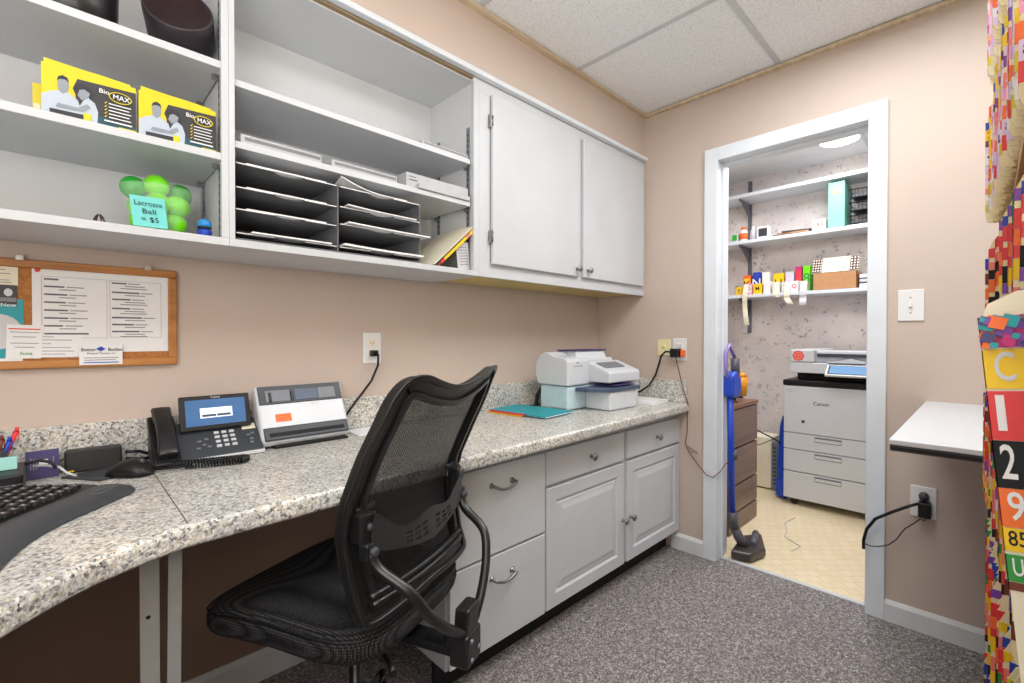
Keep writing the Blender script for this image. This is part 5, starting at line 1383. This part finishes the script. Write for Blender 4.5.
MB().lathe([(.118, 2.524), (.09, 2.512), (.04, 2.506), (.0001, 2.505)], (1.44, -.99, 0), 32).build('diffuser', M['glow'], lt)

# ================================================================== PALE LEDGE AND FILE SHELVES
ld = thing('white_ledge', 'white laminate ledge with dark edge strip fixed to the back wall', 'ledge', (-.5, -1.8, .88))
B('top_board', -.98, -.001, -2.34, -1.548, .899, .912, M['wplastic'], ld, .002)
MB().box(-.9785, -.002, -2.34, -1.550, .884, .8988).build('edge_strip', M['dkgrey'], ld)
MB().box(-.9815, -.9790, -2.3, -1.552, .888, .895).build('metal_channel', M['black'], ld)

fs_ = thing('file_shelf_unit', 'cream metal open shelving filled with colour-tabbed patient folders', 'shelving', (-1.6, -2.0, 0))
YS = -1.742
rows_far = (.02, .288, .556, .824, 1.098, 1.400, 1.690, 1.98)
for x in (-2.225, -1.755, -1.000):
    B('upright_panel', x, x + .012, -2.08, YS, 0, 2.25, M['cream'], fs_, .001)
for z in rows_far: B('shelf', -1.743, -1.0, -2.08, YS, z - .014, z, M['kraft'] if z > 1.3 and z < 1.5 else M['cream'], fs_, .001)
for z in (.10, .38, .66, .935, 1.26, 1.55, 1.84): B('shelf', -2.213, -1.755, -2.08, YS, z - .014, z, M['cream'], fs_, .001)
B('back_panel', -2.225, -.988, -2.09, -2.081, 0, 2.25, M['cream'], fs_, 0)

LC = ['red', 'salmon', 'gold', 'blue', 'green', 'orange', 'pink', 'purple', 'lav', 'brownl', 'magenta', 'inkblk', 'sheet', 'yellow']
LM = [M[c] for c in LC]; LI = {c: i for i, c in enumerate(LC)}
HF = .238
def folder_proto(t_, seq, seed, digits, low):
    """local frame: x along the row (thickness), y towards the aisle, z up"""
    rnd = random.Random(seed)
    root = thing('file_folder', 'patient folder', 'folder', (0, 0, 0))
    def leaf(x, y_out, top):
        pts = [(-.29, .002), (y_out - .010, .002), (y_out - .003, .004), (y_out, .012), (y_out, top - .022), (y_out - .006, top - .007), (y_out - .020, top), (-.29, top)]
        return pts
    mb = MB()
    mb.prism(leaf(0, 0 if low else -.030, HF if low else HF - .010), 'yz', 0, .0012).prism(leaf(0, -.012 if low else 0, HF - .006 if low else HF), 'yz', t_ - .0012, t_)
    mb.box(0, t_, -.288, -.284, .002, HF - .01)
    mb.build('cover', M['cream'], root, local=True)
    # page block with uneven sheets
    mb = MB(); k_ = max(2, int(t_ / .003)); x = .0014
    for i in range(k_):
        dx = (t_ - .003) / k_; yo = (-.016 if low else -.009) - rnd.random() * .008; h_ = HF - .012 - rnd.random() * .012
        mb.box(x, x + dx * .9, -.28, yo, .004, h_); x += dx
    mb.build('pages', M['pages'], root, local=True)
    # coloured labels folded round the tab
    mb = MB(); z = HF - .016 - rnd.random() * .006
    for c_, h_ in seq:
        z0 = z - h_
        if z0 < .008: break
        mi = LI[c_]
        X0 = 0 if low else t_ - .0012; W_ = .030 if low else .013
        mb.box(X0 - .0006, X0 - .0001, -W_, .0006, z0, z, mi).box(X0 - .0006, X0 + .0018, .0001, .0007, z0, z, mi).box(X0 + .0012, X0 + .0018, -.010, .0006, z0, z, mi)
        if digits:
            d_ = rnd.choice('0123456789')
            text(mb, d_, h_ * .85, (X0 - .0009, -W_ * .5, (z0 + z) / 2), -Y, Z, LI['sheet'] if c_ not in ('gold', 'yellow', 'sheet', 'lav') else LI['inkblk'], None, True)
        z = z0 - (.0006 if rnd.random() < .7 else .008)
    mb.build('tab_labels', LM, root, local=True)
    return root
protos_f = []
rr = random.Random(11)
tops = [['lav', 'gold', 'pink'], ['pink', 'yellow', 'sheet'], ['sheet', 'purple', 'pink'], ['lav', 'yellow', 'orange'], ['gold', 'lav', 'salmon']]
bots = [['red', 'salmon', 'blue'], ['orange', 'red', 'gold'], ['green', 'inkblk', 'red'], ['blue', 'red', 'salmon'], ['brownl', 'gold', 'red']]
for i in range(12):
    th_ = (.014, .020, .027, .018, .033, .016)[i % 6]
    base_ = tops if i < 6 else bots
    seq = []
    for k in range(12):
        c_ = rr.choice(base_[rr.randrange(5)]) if rr.random() < .75 else rr.choice(LC)
        seq.append((c_, rr.choice((.013, .016, .019, .022))))
    protos_f.append((folder_proto(th_, seq, 100 + i, True, i >= 6), th_))
used = [False] * 12
ROWN = {.02: 'bottom', .288: 'second lowest', .556: 'third lowest', .824: 'fourth lowest', 1.098: 'fifth lowest', 1.400: 'sixth lowest', 1.690: 'seventh lowest', 1.98: 'top'}
def put_row(z, x0, x1, lean=0.0, upper=True, jitter=.010, bay='far bay', yb=-1.7255, slope=None):
    x = x0; n_ = 0
    while True:
        i = rr.randrange(6) + (0 if upper else 6); root, th_ = protos_f[i]
        if x + th_ > x1: break
        if used[i]: o = dup(root)
        else: o = root; used[i] = True
        y = (yb if slope is None else slope[0] + (slope[1] - slope[0]) * (x - x0) / (x1 - x0)) + rr.uniform(-jitter, jitter)
        o.location = (x, y, z + .0004); o.rotation_euler = (rr.uniform(-.02, .02) * .5, rr.uniform(-.004, .004), rr.uniform(-.012, .012))
        o['label'] = 'cream folder with coloured tab labels, packed in the %s row of the %s' % (ROWN.get(z, 'eye-level'), bay)
        o['group'] = 'patient folders in the %s row of the %s' % (ROWN.get(z, 'eye-level'), bay)
        x += th_ + .0015; n_ += 1
    return n_
for z in rows_far[:7]:
    put_row(z, -1.735, -1.008, upper=z > 1.2, jitter=.004, slope=(-1.7375, -1.7125))
ROWN = {}
put_row(.935, -1.985, -1.765, upper=False, bay='near bay', yb=-1.742, jitter=.004)
# the nearest folder, tipped out of its row, with big letters
NFY = -1.7098
nf = thing('file_folder', 'nearest large cream folder tipped outward with big C 1 2 9 tab labels', 'folder', (-2.040, NFY, 1.1855))
nf.rotation_euler = (math.radians(-5.0), 0, 0)
def top_of(): return 0
pts = [(-.30, -.245), (-.004, -.245), (0, -.235), (0, -.018), (-.004, -.007), (-.016, -.001), (-.05, .002), (-.30, .006)]
MB().prism(pts, 'yz', 0, .0014).prism([(a - .012 if a > -.1 else a, b) for a, b in pts], 'yz', .020, .0214).build('cover', M['creamw'], nf, local=True)
mb = MB()
for i in range(6): mb.box(.003 + i * .0028, .0052 + i * .0028, -.285, -.020 - .003 * (i % 2), -.242, -.012 - .002 * (i % 3))
mb.build('pages', M['pages'], nf, local=True)
def big_label(z1, z0, m_, s=None, tm='sheet', w_=.036, extra=None, sz=.9, tx=.0052, gw=.0062):
    mb = MB().box(-.0007, -.0001, -w_, .0006, z0, z1, 0).box(-.0007, .0020, .0001, .0007, z0, z1, 0)
    if s: text(mb, s, (z1 - z0) * sz * 1.15, (-.0011, -tx, (z0 + z1) / 2 + .0005), -Y, Z, 1, gw, True)
    if extra:
        r2 = random.Random(5)
        for k in range(48):
            a, b = -w_ * r2.random(), z0 + (z1 - z0) * r2.random(); q = .0012 + .0022 * r2.random()
            mb.obox((-.0009 - .00012 * k, max(-w_ + q, min(-q, a)), max(z0 + q, min(z1 - q, b))), (.00004, 0, 0), (0, q, q * .4), (0, -q * .4, q), 2 + k % len(extra))
    mats = [M[m_], M[tm]] + [M[e] for e in (extra or [])]
    o = mb.build('tab_label', mats, nf, local=True); o['label'] = 'tab label ' + (('reading ' + s) if s else 'with bright mixed colours'); return o
big_label(-.0145, -.0325, 'magenta', None, extra=['purple', 'teal', 'orange', 'navy', 'magenta'], w_=.027)
big_label(-.0335, -.0560, 'gold', 'C', 'lightgrey', .022, tx=.0080, gw=.0082)
big_label(-.0575, -.0855, 'red', '1', 'sheet', .040, tx=.0045, gw=.0036)
big_label(-.0858, -.1125, 'inkblk', '2', 'sheet', .040)
big_label(-.1128, -.1345, 'orange', '9', 'sheet', .040, tx=.0062, gw=.0066)
big_label(-.1350, -.1480, 'gold', '85', 'inkblk', .034, sz=.8, tx=.0055, gw=.0075)
big_label(-.1500, -.1650, 'green', 'U0', 'sheet', .030, sz=.8, tx=.006, gw=.008)
big_label(-.1655, -.1700, 'brownl', None, 'sheet', .030)
for p, u_ in zip(protos_f, used):
    if not u_:
        for c_ in list(p[0].children): bpy.data.objects.remove(c_)
        bpy.data.objects.remove(p[0])

# ================================================================== LIGHT
def area(name, loc, rot, sx, sy, power, col=(1, 1, 1), spread=PI):
    l = bpy.data.lights.new(name, 'AREA'); l.shape = 'RECTANGLE'; l.size = sx; l.size_y = sy; l.energy = power; l.color = col; l.spread = spread
    o = bpy.data.objects.new(name, l); COL.objects.link(o); o.location = loc; o.rotation_euler = rot; return o
area('ceiling_panel_light', (-.95, -1.45, 2.40), (0, 0, 0), 1.2, .8, 27, (.97, .985, 1))
area('ceiling_panel_light', (-2.9, -1.6, 2.40), (0, 0, 0), .6, 1.0, 7, (.97, .985, 1))
area('bounce_light', (-2.6, -1.95, 1.45), (PI, 0, 0), 1.2, .7, 34, (.96, .98, 1))  # added unseen uplight that brightens the ceiling, no fixture in the room
fl = area('room_fill_light', (-3.1, -2.15, 1.3), (0, 0, 0), 1.2, 1.2, 24, (.97, .98, 1))
d_ = Vector((-.3, -.6, .5)) - Vector((-3.1, -2.15, 1.3)); fl.rotation_euler = d_.to_track_quat('-Z', 'Y').to_euler()
area('closet_light', (1.2, -.99, 2.49), (0, 0, 0), .5, .5, 17, (.97, .97, 1))
c2 = area('closet_fill_light', (.30, -1.25, 2.2), (0, 0, 0), .5, .3, 9, (.96, .97, 1))
c2.rotation_euler = (Vector((1.4, -.8, .5)) - Vector((.30, -1.25, 2.2))).to_track_quat('-Z', 'Y').to_euler()
wd = bpy.data.worlds.new('world'); scn.world = wd; wd.use_nodes = True
wd.node_tree.nodes['Background'].inputs['Color'].default_value = (.8, .85, .9, 1); wd.node_tree.nodes['Background'].inputs['Strength'].default_value = .3

# ================================================================== CAMERA
cam = bpy.data.cameras.new('camera'); co_ = bpy.data.objects.new('camera', cam); COL.objects.link(co_)
cam.sensor_width = 36; cam.lens = 463.17 / 1024 * 36; cam.clip_start = .01; cam.clip_end = 50
yaw, pitch, roll = .7987, -.009, .0007
F = Vector((math.cos(yaw) * math.cos(pitch), math.sin(yaw) * math.cos(pitch), math.sin(pitch)))
R = Vector((math.sin(yaw), -math.cos(yaw), 0)); U = R.cross(F)
R2 = R * math.cos(roll) + U * math.sin(roll); U2 = -R * math.sin(roll) + U * math.cos(roll)
mt = Matrix((R2, U2, -F)).transposed().to_4x4(); mt.translation = Vector((-2.4265, -1.7147, 1.1594))
co_.matrix_world = mt
scn.camera = co_
scn.view_settings.view_transform = 'Standard'
scn.view_settings.look = 'None'
scn.view_settings.exposure = 0.0
